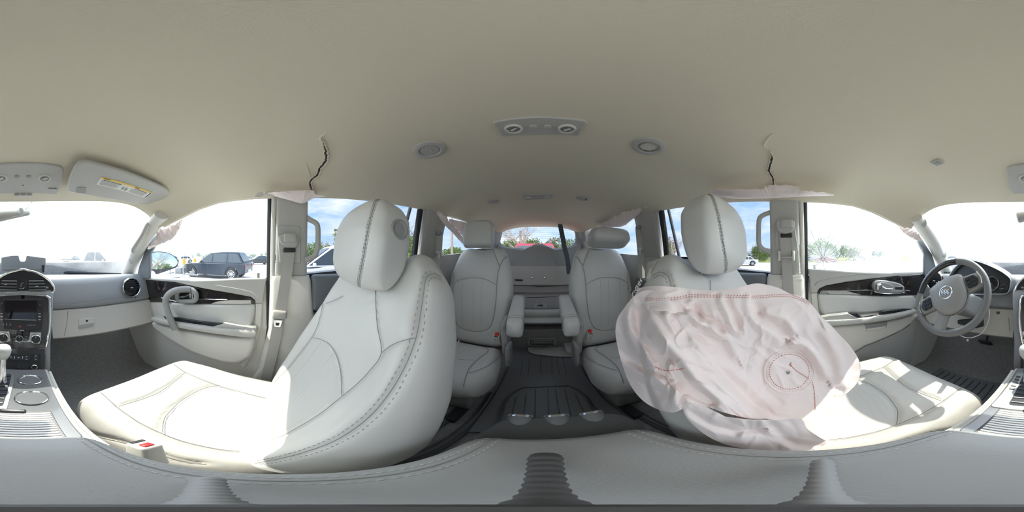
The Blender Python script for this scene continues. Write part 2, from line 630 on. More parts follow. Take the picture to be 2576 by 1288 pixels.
trim_no = [0]
def trim_name():
    trim_no[0] += 1
    return 'trim_%d' % trim_no[0]
BP = {}
PILX = [(-.9, .75), (-.6, .75), (-.35, .735), (-.11, .724), (-.0885, .730), (-.088, .738), (-.085, .735), (.12, .69), (.255, .655)]
def onpil(u, v, S, off=.004):
    x = .71
    for _ in range(5):
        p = onx(u, v, S * x)
        x = interp(PILX, p.z) - off
    return onx(u, v, S * x)
for S, who in ((1, 'passenger'), (-1, 'driver')):
    b_ = pillar(trim_name(), [(.255, S * .655, S * .73, -.105, .022), (.12, S * .69, S * .76, -.108, .024), (-.085, S * .735, S * .80, -.112, .028),
        (-.088, S * .738, S * .80, -.113, .030)], 'trim_grey', 'grey upper pillar trim between the %s side doors' % who)
    BP[S] = b_
    lo = MB()
    loops = []
    for z, xi, y0, y1 in ((-.088, .730, -.122, .042), (-.11, .724, -.128, .048), (-.35, .735, -.15, .055), (-.6, .75, -.22, .10), (-.88, .75, -.32, .20)):
        loops.append(rpoly([V(S * xi, y0, z), V(S * .80, y0, z), V(S * .80, y1, z), V(S * xi, y1, z)], .02, 4))
    lo.loft(loops)
    lo.build('lower_trim', 'trim_light', b_)
    # slot plate and the grey adjuster plate on the upper trim
    pl = MB()
    u0 = [(697, 568), (755, 568), (757, 663), (703, 663)] if S > 0 else [(1948, 558), (1998, 556), (2010, 640), (1952, 640)]
    pl.prism(rpoly([onpil(u, v, S, .004) for u, v in u0], .012, 4), (S * .03, 0, 0))
    pl.build('height_plate', 'trim_grey', b_, bevel=.003)
    # seal on the pillar's front edge, its pale colour imitating sunlight there
    s_ = MB()
    s_.tube([V(S * .675, .03, .25), V(S * .715, .036, .12), V(S * .755, .042, -.088), V(S * .76, .05, -.35), V(S * .77, .1, -.6)], .011, 8)
    s_.build('seal', 'trim_light', b_)
    s2 = MB()
    s2.tube([V(S * .69, .046, .25), V(S * .73, .052, .12), V(S * .772, .058, -.10), V(S * .785, .062, -.35), V(S * .79, .1, -.6), V(S * .79, .2, -.86)], .013, 8)
    s2.build('door_seal', 'black_rubber', b_)
    # pillar between rear door and quarter window
    c_ = pillar(trim_name(), [(.305, S * .655, S * .73, -1.03, -.79), (.15, S * .69, S * .76, -1.02, -.80), (-.0, S * .725, S * .79, -1.03, -.81), (-.01, S * .73, S * .79, -1.03, -.81)],
        'trim_grey', 'grey pillar trim behind the %s side rear door' % who)
    lo = MB()
    loops = []
    for z, xi, y0, y1 in ((-.01, .715, -1.04, -.765), (-.04, .705, -1.05, -.76), (-.30, .72, -1.06, -.78), (-.88, .73, -1.1, -.62)):
        loops.append(rpoly([V(S * xi, y0, z), V(S * .80, y0, z), V(S * .80, y1, z), V(S * xi, y1, z)], .02, 4))
    lo.loft(loops); lo.build('lower_trim', 'trim_grey', c_)
    s_ = MB()
    for k, yy in enumerate((-.745, -.768)):
        s_.tube([V(S * (.685 + .008 * k), yy, .30), V(S * (.72 + .008 * k), yy, .12), V(S * (.745 + .008 * k), yy - .005, -.02), V(S * .75, yy - .01, -.3)], .014, 8)
    s_.build('door_seal', 'black_rubber', c_)
    # windscreen pillar
    path = spl([V(S * .60, .52, .20), V(S * .635, .61, .165), V(S * .69, .78, .072), V(S * .735, .93, -.062), V(S * .755, 1.02, -.155)], 6)
    if S < 0:
        path = [p + V(.006, .05, 0) for p in path]
    a_ = MB()
    a_.tube(path, [lerp(.040, .056, i / (len(path) - 1)) for i in range(len(path))], 14, flat=((S * .3, .75, .6), .6))
    a_ = a_.build(trim_name(), 'trim_light')
    tag(a_, 'pale windscreen pillar trim on the %s side' % who, 'pillar trim', kind='structure')
    px = [(343, 664), (2338, 636)] if S > 0 else [(2376, 640), (2322, 560)]
    abvh = BVHTree.FromPolygons([v.co for v in a_.data.vertices], [p.vertices for p in a_.data.polygons])
    plist = [(330, 655)] if S > 0 else [(2376, 640), (2324, 561)]
    for (u, v) in plist:
        p = cast(abvh, u, v, .001)
        if p is None: continue
        d = (CAM - p).normalized()
        e = MB().lathe([(.0, 0), (.017, 0), (.019, -.002), (.019, -.006)], p + d * .002, d, 20, squash=(1.25, .8))
        e.build('cap', 'trim_grey', a_)
    # black sail piece in the front corner of the door window
    if S > 0:
        sp_ = [(343, 700), (350, 668), (372, 612), (392, 590), (398, 600), (377, 640), (375, 700)]
    else:
        sp_ = [(2326, 694), (2326, 640), (2308, 602), (2318, 598), (2345, 640), (2362, 694)]
    s_ = MB().prism([onx(u, v, S * .742) for u, v in sp_], (S * .02, 0, 0))
    s_ = s_.build('corner_piece', 'door_dark', a_, bevel=.003)
    s_ = MB()   # roof rail between lining and door glass
    rail = [V(S * (interp(XE, y) + .016), y, interp(ZE, y) + .016) for y in np.linspace(.56, -2.3, 30)]
    s_.tube(rail, .018, 8)
    s_.build('roof_rail', 'headliner', a_)

# ------------------------------------------------------------------ windows
win_no = [0]
def window(rows, mt, label):
    win_no[0] += 1
    m = MB().grid(rows)
    o = m.build('window_%d' % win_no[0], mt, smooth=80)
    return tag(o, label, 'window', kind='structure')

rows = []
for i in range(9):
    t = i / 8
    r = []
    for j in range(21):
        p = -1 + j / 10
        top = V(p * .59, .75 - .165 * p * p, .262 - .03 * p * p)
        bot = V(p * .735, 1.275 - .265 * p * p, -.13 - .015 * p * p)
        c = top.lerp(bot, t); c.z += .02 * math.sin(PI * t); c.y += .02 * math.sin(PI * t)
        r.append(c)
    rows.append(r)
windshield = window(rows, 'glass_windshield', 'windscreen above the dashboard, sun glare put in as a white haze')
m = MB()
m.tube([r_ + V(0, -.012, .006) for r_ in rows[-1]], .011, 8)
m.build('lower_seal', 'black_rubber', windshield)

def side_rows(S, y0, y1, n=14, zb0=-.10, zb1=-.145, top=None):
    rs = []
    for k in range(7):
        t = k / 6
        r = []
        for i in range(n + 1):
            y = lerp(y0, y1, i / n)
            zt = interp(top, y) if top else interp(ZE, y) + .02
            zb = lerp(zb0, zb1, i / n) - .03
            z = lerp(zb, zt, t)
            x = lerp(.775, .69, max(0, min(1, (z + .1) / .35)))
            r.append(V(S * x, y, z))
        rs.append(r)
    return rs
FT = [(-.03, .27), (.25, .258), (.39, .228), (.485, .195), (.60, .165), (.72, .10), (.86, -.03), (.95, -.12)]
w_pf = window(side_rows(1, -.03, .95, top=FT), 'glass_clear', 'front door window on the passenger side with a faint glare haze mixed in')
w_df = window(side_rows(-1, -.03, .95, top=FT), 'glass_cracked', 'shattered front door window on the driver side')
w_pr = window(side_rows(1, -.80, -.10, zb0=-.02, zb1=-.085), 'glass_tint', 'tinted rear door window on the passenger side')
w_dr = window(side_rows(-1, -.80, -.10, zb0=-.02, zb1=-.085), 'glass_tint', 'tinted rear door window on the driver side')
w_pq = window(side_rows(1, -2.0, -1.0, zb0=.07, zb1=.0), 'glass_tint', 'tinted quarter window beside the cargo area on the passenger side')
w_dq = window(side_rows(-1, -2.0, -1.0, zb0=.07, zb1=.0), 'glass_tint', 'tinted quarter window beside the cargo area on the driver side')
# thin black divider bars of the rear door windows
for S, w, a, b_ in ((1, w_pr, (1035, 512), (1022, 560)), (-1, w_dr, (1675, 500), (1698, 600))):
    m = MB().tube([onx(a[0], a[1], S * .70), onx(b_[0], b_[1], S * .725), onx(b_[0] * 2 - a[0], b_[1] * 2 - a[1], S * .75)], .010, 6)
    m.build('divider_bar', 'belt_dark', w)
# cracks in the driver's window: a web of thin bright splinters around two impact points
rnd = random.Random(3)
m = MB()
def wx(y, z):
    return -lerp(.775, .69, max(0, min(1, (z + .1) / .35))) + .002
for cy, cz, nn, R in ((.14, -.015, 34, .22), (.04, .0, 16, .09), (.66, -.08, 14, .10)):
    rays = []
    for k in range(nn):
        a = 2 * PI * k / nn + rnd.uniform(-.12, .12)
        L = R * rnd.uniform(.4, 1.0)
        pts = []
        rr = .004
        while rr < L:
            aa = a + rnd.uniform(-.05, .05)
            y, z = cy + rr * math.cos(aa), cz + rr * math.sin(aa) * .8
            if -.125 < z < .20 and -.02 < y < .85:
                pts.append(V(wx(y, z), y, z))
            rr += .025
        if len(pts) > 1:
            m.tube(pts, .0011, 3, caps=False)
        rays.append(a)
    for q in range(int(nn * 1.3)):
        r0 = R * rnd.uniform(.08, .8); a0 = rnd.uniform(0, 2 * PI); da = rnd.uniform(.15, .6)
        pts = []
        for k in range(4):
            a = a0 + da * k / 3; r1 = r0 * (1 + rnd.uniform(-.06, .06))
            y, z = cy + r1 * math.cos(a), cz + r1 * math.sin(a) * .8
            if -.125 < z < .20 and -.02 < y < .85:
                pts.append(V(wx(y, z), y, z))
        if len(pts) > 1:
            m.tube(pts, .0010, 3, caps=False)
cr = m.build('glass_crack', 'white', w_df); cr['kind'] = 'stuff'
m = MB()
m.tube([V(-.772, y, z + .01) for y, z in ((-.02, -.108), (.2, -.12), (.45, -.128), (.6, -.134))], .006, 6)
m.build('felt_strip', 'black_rubber', w_df)

# ------------------------------------------------------------------ tailgate with the rear window
RWp = [(1258, 608), (1259, 592), (1264, 580), (1274, 573), (1300, 570), (1330, 568), (1360, 567), (1400, 567), (1428, 569), (1440, 575), (1447, 586), (1448, 602), (1445, 612), (1436, 618),
       (1415, 622), (1400, 624), (1388, 624), (1376, 618), (1366, 614), (1354, 613), (1342, 615), (1332, 620), (1321, 625), (1300, 623), (1275, 621), (1264, 617)]
inner = spl([ony(u, v, -2.33) for u, v in RWp], 4, True)
cen = sum(inner, V(0, 0, 0)) / len(inner)
outer, mid = [], []
for p in inner:
    d = p - cen
    s = min(.80 / abs(d.x) if abs(d.x) > 1e-6 else 1e9, ((.48 - cen.z) / d.z if d.z > 1e-6 else (-.46 - cen.z) / d.z if d.z < -1e-6 else 1e9))
    q = cen + d * s; q.y = -2.30
    outer.append(q)
    k = p + d.normalized() * .05; k.y = -2.285
    mid.append(k)
m = MB().loft([[p + V(0, -.03, 0) for p in inner], inner, mid, outer], caps=False)
wall_rear = m.build('wall_rear', 'trim_mid', smooth=50)
tag(wall_rear, 'grey tailgate lining framing the rear window', 'tailgate', kind='structure')
m = MB().prism([ony(u, v, -2.30) for u, v in [(1200, 668), (1505, 668), (1505, 712), (1200, 712)]], (0, .03, 0))
m.build('lower_lining', 'trim_grey', wall_rear, bevel=.004)
m = MB().prism([ony(u, v, -2.27) for u, v in [(1342, 715), (1400, 715), (1398, 718), (1345, 718)]], (0, .025, 0))
m.build('latch_cover', 'trim_mid', wall_rear, bevel=.003)
m = MB().prism([ony(u, v, -2.268) for u, v in [(1296, 702), (1315, 703), (1315, 707), (1296, 706)]], (0, .004, 0))
m.build('pull_recess', 'black_plastic', wall_rear)
for u in (1339, 1370):
    m = MB().lathe([(.0, .012), (.012, .010), (.014, .0)], ony(u, 699, -2.268), (0, 1, 0), 12)
    m.build('chrome_screw', 'chrome', wall_rear)
rows = [[cen.lerp(p, k / 3) + V(0, -.02, 0) for p in inner] for k in range(1, 4)]
m = MB().grid(rows, closed=True); m.f.append(tuple(range(len(inner))))
win_no[0] += 1
rear_glass = tag(m.build('window_%d' % win_no[0], 'glass_rear'), 'rear window in the tailgate', 'window', kind='structure')
m = MB()
for k in range(9):
    v = 573 + k * 5
    a, b_ = ony(1262, v, -2.325), ony(1446, v - 2, -2.325)
    m.tube([a, b_], .0011, 4)
hl = m.build('heater_line', 'trim_mid', rear_glass); hl['kind'] = 'stuff'
# side walls of the cargo area
for S, who in ((1, 'right'), (-1, 'left')):
    poly = [V(S * .74, -1.0, -.0), V(S * .74, -1.5, .03), V(S * .735, -1.98, .06), V(S * .70, -1.99, .30), V(S * .66, -2.1, .34), V(S * .62, -2.34, .36), V(S * .78, -2.34, -.9), V(S * .78, -1.0, -.9)]
    m = MB().prism(poly, (S * .04, 0, 0))
    o = m.build('wall_' + who, 'trim_grey', smooth=30)
    tag(o, 'grey plastic side lining of the cargo area on the %s side' % ('passenger' if S > 0 else 'driver'), 'side lining', kind='structure')

for S, who in ((1, 'passenger'), (-1, 'driver')):
    loops = []
    for z, y0, y1, xa, xb in ((-.46, -2.34, -1.90, .66, .76), (.0, -2.34, -1.92, .64, .74), (.2, -2.34, -1.95, .60, .71), (.36, -2.34, -1.98, .56, .68), (.47, -2.34, -2.0, .54, .66)):
        loops.append(rpoly([V(S * (xa - .03), y0, z), V(S * (xb + .06), y0, z), V(S * (xb + .05), y1, z), V(S * xb, y1, z)], .02, 3))
    o = MB().loft(loops).build(trim_name(), 'trim_mid', smooth=45)
    tag(o, 'grey rear corner pillar trim beside the tailgate on the %s side' % who, 'pillar trim', kind='structure')

# ------------------------------------------------------------------ doors
def door(n, S, y0, y1, b0, b1, label, mt):
    d = thing('door_%d' % n, label, 'car door', V(S * .80, (y0 + y1) / 2, -.87), kind='structure')
    poly = [V(S * .775, y0, b0 - .01), V(S * .775, y1, b1 - .01), V(S * .775, y1, -.86), V(S * .775, y0 + .0, -.86)]
    MB().prism(poly, (S * .07, 0, 0)).build('door_shell', mt, d)
    return d
door_pf = door(1, 1, -.04, 1.06, -.10, -.155, 'passenger front door with wood trim, grab handle and grey armrest', 'trim_light')
door_df = door(2, -1, -.04, 1.06, -.09, -.145, 'driver door with chrome handle, wood trim and window switches', 'trim_light')
door_pr = door(3, 1, -.80, -.10, -.02, -.075, 'dark panelled rear door on the passenger side', 'door_dark')
door_dr = door(4, -1, -.80, -.10, -.02, -.075, 'dark panelled rear door on the driver side', 'door_dark')
for S, d in ((1, door_pr), (-1, door_dr)):
    m = MB().rbox(V(S * .755, -.44, -.17), (.06, .62, .17), .02)
    m.build('upper_panel', 'door_dark', d)
    m = MB().rbox(V(S * .76, -.44, -.42), (.05, .62, .30), .02)
    m.build('lower_panel', 'trim_grey', d)

def px_prism(pxl, S, x, th, name, mt, parent, bevel=.003, curve=0, seg=2, smooth=40):
    pts = [onx(u, v, S * x) for u, v in pxl]
    if curve:
        pts = spl(pts, curve, True)
    return MB().prism(pts, (S * th, 0, 0)).build(name, mt, parent, bevel=bevel, seg=seg, smooth=smooth)
def ZP(ox, oy, s):
    return lambda L: [(ox + X / s, oy + Y / s) for X, Y in L]
def armrest_loft(S, top, bot, x_in, x_out, name, mt, parent):
    """top / bottom pixel polylines (same length) on plane x_in -> rounded bar"""
    loops = []
    n = len(top)
    for i in range(n):
        a, b_ = onx(*top[i], S * x_in), onx(*bot[i], S * x_in)
        y = (a.y + b_.y) / 2
        lp = [V(S * x_in, y, a.z), V(S * x_out, y, a.z + .004), V(S * x_out, y, b_.z), V(S * x_in, y, b_.z)]
        loops.append(rpoly(lp, .014, 4))
    return MB().loft(loops).build(name, mt, parent, smooth=50)

# passenger front door
Z = ZP(360, 680, 4.953)
px_prism(Z([(-60, 92), (250, 108), (620, 128), (1200, 106), (1530, 100), (1500, 300), (1490, 412), (1400, 412), (1392, 372), (1340, 332), (1100, 287), (700, 217), (400, 150), (0, 112), (-60, 108)]), 1, .752, .04, 'belt_cap', 'trim_grey', door_pf, .010, seg=3)
wd = px_prism(Z([(-70, 112), (0, 112), (400, 150), (700, 219), (1100, 289), (1336, 334), (1392, 376), (1400, 418), (1000, 425), (600, 412), (330, 400), (-70, 388)]), 1, .762, .03, 'wood_trim', 'wood_dark', door_pf, .004)
px_prism(Z([(850, 415), (920, 390), (1090, 370), (1340, 372), (1345, 418)]), 1, .7605, .01, 'peeled_strip', 'pillow_dirt', door_pf, .001)
m = MB().tube([onx(u, v, .760) for u, v in Z([(230, 343), (420, 392), (650, 385), (670, 358), (1050, 363)])], .0022, 6); m.build('chrome_strip', 'chrome', wd)
px_prism(Z([(330, 402), (800, 425), (1395, 425), (1385, 560), (1335, 725), (1000, 680), (440, 610), (380, 520)]), 1, .755, .03, 'insert', 'leather', door_pf, .014, seg=4)
px_prism(Z([(1400, 418), (1485, 412), (1470, 700), (1400, 1000), (1250, 1230), (1190, 1175), (1375, 990), (1390, 760)]), 1, .765, .03, 'rear_border', 'trim_light', door_pf, .004)
px_prism(Z([(-40, 388), (250, 395), (290, 580), (110, 575), (60, 600), (-40, 640)]), 1, .768, .02, 'front_border', 'trim_light', door_pf, .004)
px_prism(Z([(85, 640), (340, 718), (700, 800), (1100, 850), (1390, 850), (1385, 960), (1340, 1080), (1240, 1150), (1150, 1172), (1020, 1165), (600, 1032), (270, 842), (110, 720)]), 1, .728, .05, 'map_pocket', 'trim_light', door_pf, .020, seg=4)
ar = armrest_loft(1, Z([(95, 590), (150, 598), (330, 638), (700, 700), (1000, 742), (1250, 752), (1380, 756), (1405, 775)]), Z([(100, 630), (150, 660), (340, 706), (700, 772), (1000, 815), (1250, 846), (1375, 850), (1395, 820)]), .700, .775, 'armrest', 'trim_grey', door_pf)
px_prism(Z([(250, 575), (440, 592), (740, 640), (1000, 666), (930, 695), (820, 716), (700, 712), (460, 662), (300, 630)]), 1, .722, .012, 'switch_panel', 'black_plastic', ar, .002)
px_prism(Z([(830, 714), (920, 690), (1000, 667), (1390, 735), (1392, 775), (1000, 755)]), 1, .718, .03, 'armrest_top', 'trim_grey', ar, .004)
for q in ([(590, 640), (640, 633), (650, 655), (600, 662)], [(650, 655), (700, 640), (735, 645), (700, 680), (665, 682)]):
    px_prism(Z(q), 1, .720, .006, 'switch', 'black_gloss', ar, .001)
px_prism(Z([(590, 655), (625, 650), (632, 657), (595, 662)]), 1, .7185, .003, 'chrome_tip', 'chrome', ar, 0)
px_prism(Z([(665, 672), (685, 668), (690, 678), (668, 682)]), 1, .7185, .003, 'chrome_tip', 'chrome', ar, 0)
m = MB()
bez = [onx(u, v, .735) for u, v in Z([(425, 330), (440, 262), (520, 232), (600, 238), (650, 275), (665, 330), (640, 378), (560, 385), (450, 380)])]
m.ring(spl(bez, 5, True), .0125, 10)
hb = m.build('handle_bezel', 'trim_mid', door_pf)
m = MB().prism([onx(u, v, .752) for u, v in Z([(425, 330), (440, 262), (520, 232), (600, 238), (650, 275), (665, 330), (640, 378), (560, 385), (450, 380)])], (.008, 0, 0)); m.build('recess', 'black_plastic', hb)
m = MB().tube(spl([onx(u, v, .735) for u, v in Z([(435, 328), (500, 332), (550, 318), (585, 290)])], 6), .005, 8); m.rbox(onx(*Z([(605, 305)])[0], .74), (.014, .028, .045), .007); m.build('chrome_lever', 'chrome', hb)
pts = spl([onx(u, v, x) for (u, v), x in zip(Z([(590, 240), (500, 238), (400, 255), (320, 300), (280, 380), (300, 500), (345, 620), (400, 735)]), (.73, .715, .70, .69, .685, .682, .685, .695))], 5)
m = MB().tube(pts, [lerp(.016, .022, i / (len(pts) - 1)) for i in range(len(pts))], 12, flat=((1, 0, 0), .8)); m.build('grab_handle', 'trim_mid', door_pf)
p = onx(*Z([(1435, 75)])[0], .772)
m = MB().rbox(p, (.011, .013, .034), .003); m.lathe([(.014, 0), (.014, .004), (.007, .005)], p + V(0, 0, -.024), (0, 0, 1), 14); m.build('lock_knob', 'trim_mid', door_pf)
m = MB().tube(spl([onx(u, v, .7505) for u, v in Z([(900, 185), (1150, 225), (1330, 265), (1400, 310), (1425, 340)])], 5), .0012, 5); m.build('seam', 'thread', door_pf)

# driver's door
Z = ZP(2030, 670, 6.134)
px_prism(Z([(15, 38), (160, 48), (600, 72), (1200, 95), (1880, 82), (1880, 112), (1400, 152), (1000, 192), (600, 243), (300, 298), (190, 345), (158, 412), (60, 412), (40, 200)]), -1, .752, .04, 'belt_cap', 'trim_grey', door_df, .010, seg=3)
wd = px_prism(Z([(158, 415), (190, 347), (300, 300), (600, 245), (1000, 194), (1400, 154), (1880, 114), (1960, 112), (1960, 440), (1650, 448), (600, 440)]), -1, .762, .03, 'wood_trim', 'wood_dark', door_df, .004)
m = MB().tube([onx(u, v, -.760) for u, v in Z([(216, 420), (222, 385), (240, 375), (580, 371), (1010, 366), (985, 437)])], .0025, 6); m.build('chrome_strip', 'chrome', wd)
px_prism(Z([(225, 428), (235, 382), (300, 378), (330, 420)]), -1, .760, .004, 'peeled_strip', 'trim_mid', wd, 0)
px_prism(Z([(300, 380), (600, 378), (830, 436), (340, 425)]), -1, .760, .004, 'peeled_strip', 'trim_grey', wd, 0)
px_prism(Z([(165, 425), (600, 442), (1650, 450), (1720, 560), (1740, 650), (1150, 700), (640, 735), (255, 790), (190, 640)]), -1, .755, .03, 'insert', 'leather', door_df, .014, seg=4)
px_prism(Z([(60, 412), (158, 415), (190, 760), (250, 800), (380, 935), (200, 900), (90, 700)]), -1, .765, .02, 'rear_border', 'trim_light', door_df, .004)
px_prism(Z([(150, 920), (380, 935), (900, 895), (1260, 850), (1760, 730), (1600, 900), (1480, 990), (900, 1240), (640, 1400), (150, 1500)]), -1, .735, .04, 'map_pocket', 'trim_light', door_df, .016, seg=4)
px_prism(Z([(640, 1400), (900, 1240), (1480, 990), (1620, 900), (1700, 1000), (1600, 1500), (700, 1500)]), -1, .755, .03, 'kick_panel', 'trim_grey', door_df, .004)
ar = armrest_loft(-1, Z([(150, 860), (330, 850), (640, 838), (900, 805), (1250, 762), (1480, 722), (1680, 668), (1725, 690)]), Z([(170, 935), (330, 935), (640, 915), (900, 890), (1250, 845), (1480, 795), (1690, 725), (1728, 705)]), .700, .775, 'armrest', 'trim_grey', door_df)
px_prism(Z([(1110, 742), (1165, 692), (1480, 656), (1690, 655), (1660, 688), (1450, 725), (1260, 752)]), -1, .722, .012, 'switch_panel', 'black_plastic', ar, .002)
px_prism(Z([(150, 800), (330, 765), (640, 728), (780, 798), (900, 800), (900, 815), (330, 860), (150, 870)]), -1, .718, .03, 'armrest_top', 'trim_grey', ar, .004)
px_prism(Z([(840, 775), (1110, 738), (1115, 765), (1000, 800), (850, 808)]), -1, .726, .02, 'tray_floor', 'trim_light', ar, .002)
px_prism(Z([(640, 728), (770, 722), (845, 782), (1100, 745), (1105, 762), (850, 800), (780, 795)]), -1, .720, .010, 'tray', 'black_plastic', ar, .001)
for q in ([(1250, 690), (1290, 685), (1310, 720), (1275, 725)], [(1310, 685), (1350, 680), (1365, 715), (1325, 722)], [(1370, 680), (1430, 675), (1450, 705), (1395, 712)], [(1470, 675), (1530, 670), (1540, 695), (1480, 702)], [(1560, 665), (1640, 660), (1630, 680), (1570, 688)]):
    px_prism(Z(q), -1, .720, .006, 'switch', 'black_gloss', ar, .001)
px_prism(Z([(1385, 708), (1440, 702), (1445, 712), (1395, 720)]), -1, .7185, .003, 'chrome_tip', 'chrome', ar, 0)
px_prism(Z([(1480, 693), (1525, 686), (1528, 696), (1485, 703)]), -1, .7185, .003, 'chrome_tip', 'chrome', ar, 0)
px_prism(Z([(890, 905), (1245, 853), (1228, 945), (1100, 985), (925, 1003)]), -1, .733, .006, 'pull_pocket', 'trim_mid', door_df, .002)
px_prism(Z([(925, 965), (1228, 920), (1220, 950), (1100, 985), (930, 1003)]), -1, .729, .008, 'pocket_lip', 'trim_light', door_df, .003)
bz = Z([(1030, 320), (1045, 250), (1110, 218), (1250, 225), (1400, 255), (1490, 300), (1508, 350), (1480, 400), (1380, 418), (1200, 415), (1080, 395)])
m = MB().prism(spl([onx(u, v, -.735) for u, v in bz], 4, True), (-.03, 0, 0)); hb = m.build('handle_bezel', 'trim_mid', door_df, bevel=.006, seg=3)
m = MB().tube(spl([onx(u, v, -.734) for u, v in Z([(1035, 380), (1080, 400), (1200, 419), (1380, 421), (1485, 402), (1510, 370), (1590, 378)])], 4), .0025, 6); m.build('chrome_edge', 'chrome', hb)
px_prism(Z([(1065, 320), (1080, 262), (1150, 245), (1270, 262), (1330, 300), (1320, 365), (1240, 382), (1110, 375)]), -1, .733, .01, 'recess', 'trim_mid', hb, .002)
m = MB().rbox(onx(*Z([(1112, 315)])[0], -.725), (.018, .030, .036), .009)
m.tube(spl([onx(u, v, -.722) for u, v in Z([(1135, 270), (1165, 315), (1220, 345), (1320, 352)])], 6), .0045, 8); m.build('chrome_lever', 'chrome', hb)
px_prism(Z([(1362, 318), (1480, 310), (1480, 362), (1365, 358)]), -1, .733, .006, 'memory_switch', 'black_plastic', hb, .002)
px_prism(Z([(1300, 215), (1345, 165), (1390, 160), (1380, 200), (1350, 225)]), -1, .758, .006, 'trim_tab', 'black_plastic', door_df, .001)
m = MB().tube(spl([onx(u, v, -.7505) for u, v in Z([(120, 300), (190, 225), (400, 172), (750, 126), (1100, 112)])], 5), .0014, 5); m.build('seam', 'seam', door_df)
p = onx(2049, 674, -.772)
m = MB().rbox(p, (.011, .013, .034), .003); m.lathe([(.016, 0), (.016, .004), (.007, .005)], p + V(0, 0, -.022), (0, 0, 1), 14); m.build('lock_knob', 'trim_grey', door_df)
# ================================================================== DASHBOARD
def onp(u, v, P0, n):
    d = dirv(u, v)
    return CAM + d * ((Vector(P0) - CAM).dot(Vector(n)) / d.dot(Vector(n)))

dash = thing('dashboard', 'grey dashboard with pale glovebox, gauge hood, screen and chrome rimmed vents', 'dashboard', V(0, .95, -.45))
def dash_prof(x):
    xx = (x / .74)
    yb = 1.275 - .265 * xx * xx
    br = .885 - .05 * xx * xx
    hood = .0
    return [V(x, yb + .03, -.16), V(x, yb - .005, -.143), V(x, lerp(yb, br, .5), -.128), V(x, br + .03, -.122), V(x, br, -.132), V(x, br - .018, -.16), V(x, br - .032, -.22), V(x, br - .05, -.272), V(x, br - .045, -.288), V(x, br + .02, -.292)]
rows = [dash_prof(x) for x in np.linspace(-.765, .765, 60)]
MB().grid(rows).build('upper_pad', 'dash_pad', dash, smooth=70)
def seam_x(x0, x1, dz=.004):
    return [V(x, .885 - .05 * (x / .74) ** 2 - .0515, -.262) for x in np.linspace(x0, x1, 20)]
MB().tube(seam_x(.16, .72), .0013, 5).build('pad_seam', 'seam', dash)
# pale lower dash, passenger side, with the glovebox
def low_prof(x):
    br = .885 - .05 * (x / .74) ** 2
    return [V(x, br - .02, -.288), V(x, br - .055, -.296), V(x, br - .062, -.33), V(x, br - .085, -.39), V(x, br - .105, -.435), V(x, br - .09, -.45), V(x, br + .1, -.46)]
lowp = MB().grid([low_prof(x) for x in np.linspace(.155, .765, 30)]).build('lower_panel', 'dash_light', dash, smooth=60)
lowd = MB().grid([low_prof(x) for x in np.linspace(-.765, -.155, 30)]).build('lower_panel', 'dash_light', dash, smooth=60)
gl = MB()
lp = BVHTree.FromPolygons([v.co + V(0, .95, -.45) for v in lowp.data.vertices], [p.vertices for p in lowp.data.polygons])
def castpoly(bvh, pxl, push=.002):
    out = []
    for u, v in pxl:
        p = cast(bvh, u, v, push)
        if p is not None: out.append(p)
    return out
gb = MB()
gb.tube([p for p in castpoly(lp, [(171, 782), (170, 800), (167, 820), (162, 845), (160, 852)], .0)], .0016, 5)
gb.build('glovebox_seam', 'seam', dash)
gp = castpoly(lp, [(198, 803), (237, 799), (236, 814), (233, 820), (196, 826)], .003)
gbl = MB().prism(rpoly(gp, .006, 3), (0, .012, 0)).build('glovebox_latch', 'dash_light', dash, bevel=.002)
gp = castpoly(lp, [(198, 818), (236, 812), (233, 820), (197, 826)], .0045)
MB().prism(gp, (0, .004, 0)).build('finger_slot', 'trim_mid', gbl)
p = cast(lp, 218, 807, .006)
MB().lathe([(0, .0), (.0058, 0), (.006, -.003)], p, (CAM - p).normalized(), 16).build('key_lock', 'black_plastic', gbl)

def round_vent(c, axis, R, name='round_vent'):
    ax = Vector(axis).normalized()
    v = MB().lathe([(R * .93, -.02), (R * .93, .004), (R, .009), (R * 1.07, .006), (R * 1.1, -.004)], c, ax, 36, caps=False).build(name, 'chrome', dash)
    MB().lathe([(0, -.02), (R * .95, -.02)], c, ax, 30, caps=False).build('vent_back', 'black_plastic', v)
    side = ax.cross(V(0, 0, 1)).normalized(); up = side.cross(ax)
    for k in range(-3, 4):
        h = R * .26 * k; w = math.sqrt(max(0, (R * .92) ** 2 - h * h))
        R3 = Matrix((side, ax, up)).transposed()
        MB().box(Vector(c) + up * h - ax * .006, (2 * w, .018, .003), R3).build('vent_slat', 'black_plastic', v)
    MB().rbox(Vector(c) + up * -.002 + ax * .003, (.016, .006, .006), .002, Matrix((side, ax, up)).transposed()).build('vent_tab', 'satin', v)
    return v
pv = onr(331, 723, 1.0)
round_vent(pv, V(-.22, -.96, .12), .056)
dv = onr(2351, 706, 1.0)
round_vent(dv, V(.10, -.98, .12), .056)
# small switch under each round vent
for u, v, r in ((336, 748, 1.02), (2352, 731, 1.02)):
    p = onr(u, v, r); d = (CAM - p).normalized()
    MB().lathe([(0, .004), (.012, .003), (.014, -.002), (.014, -.02)], p, d, 18, squash=(.6, 1.3)).build('vent_thumbwheel', 'black_plastic', dash)

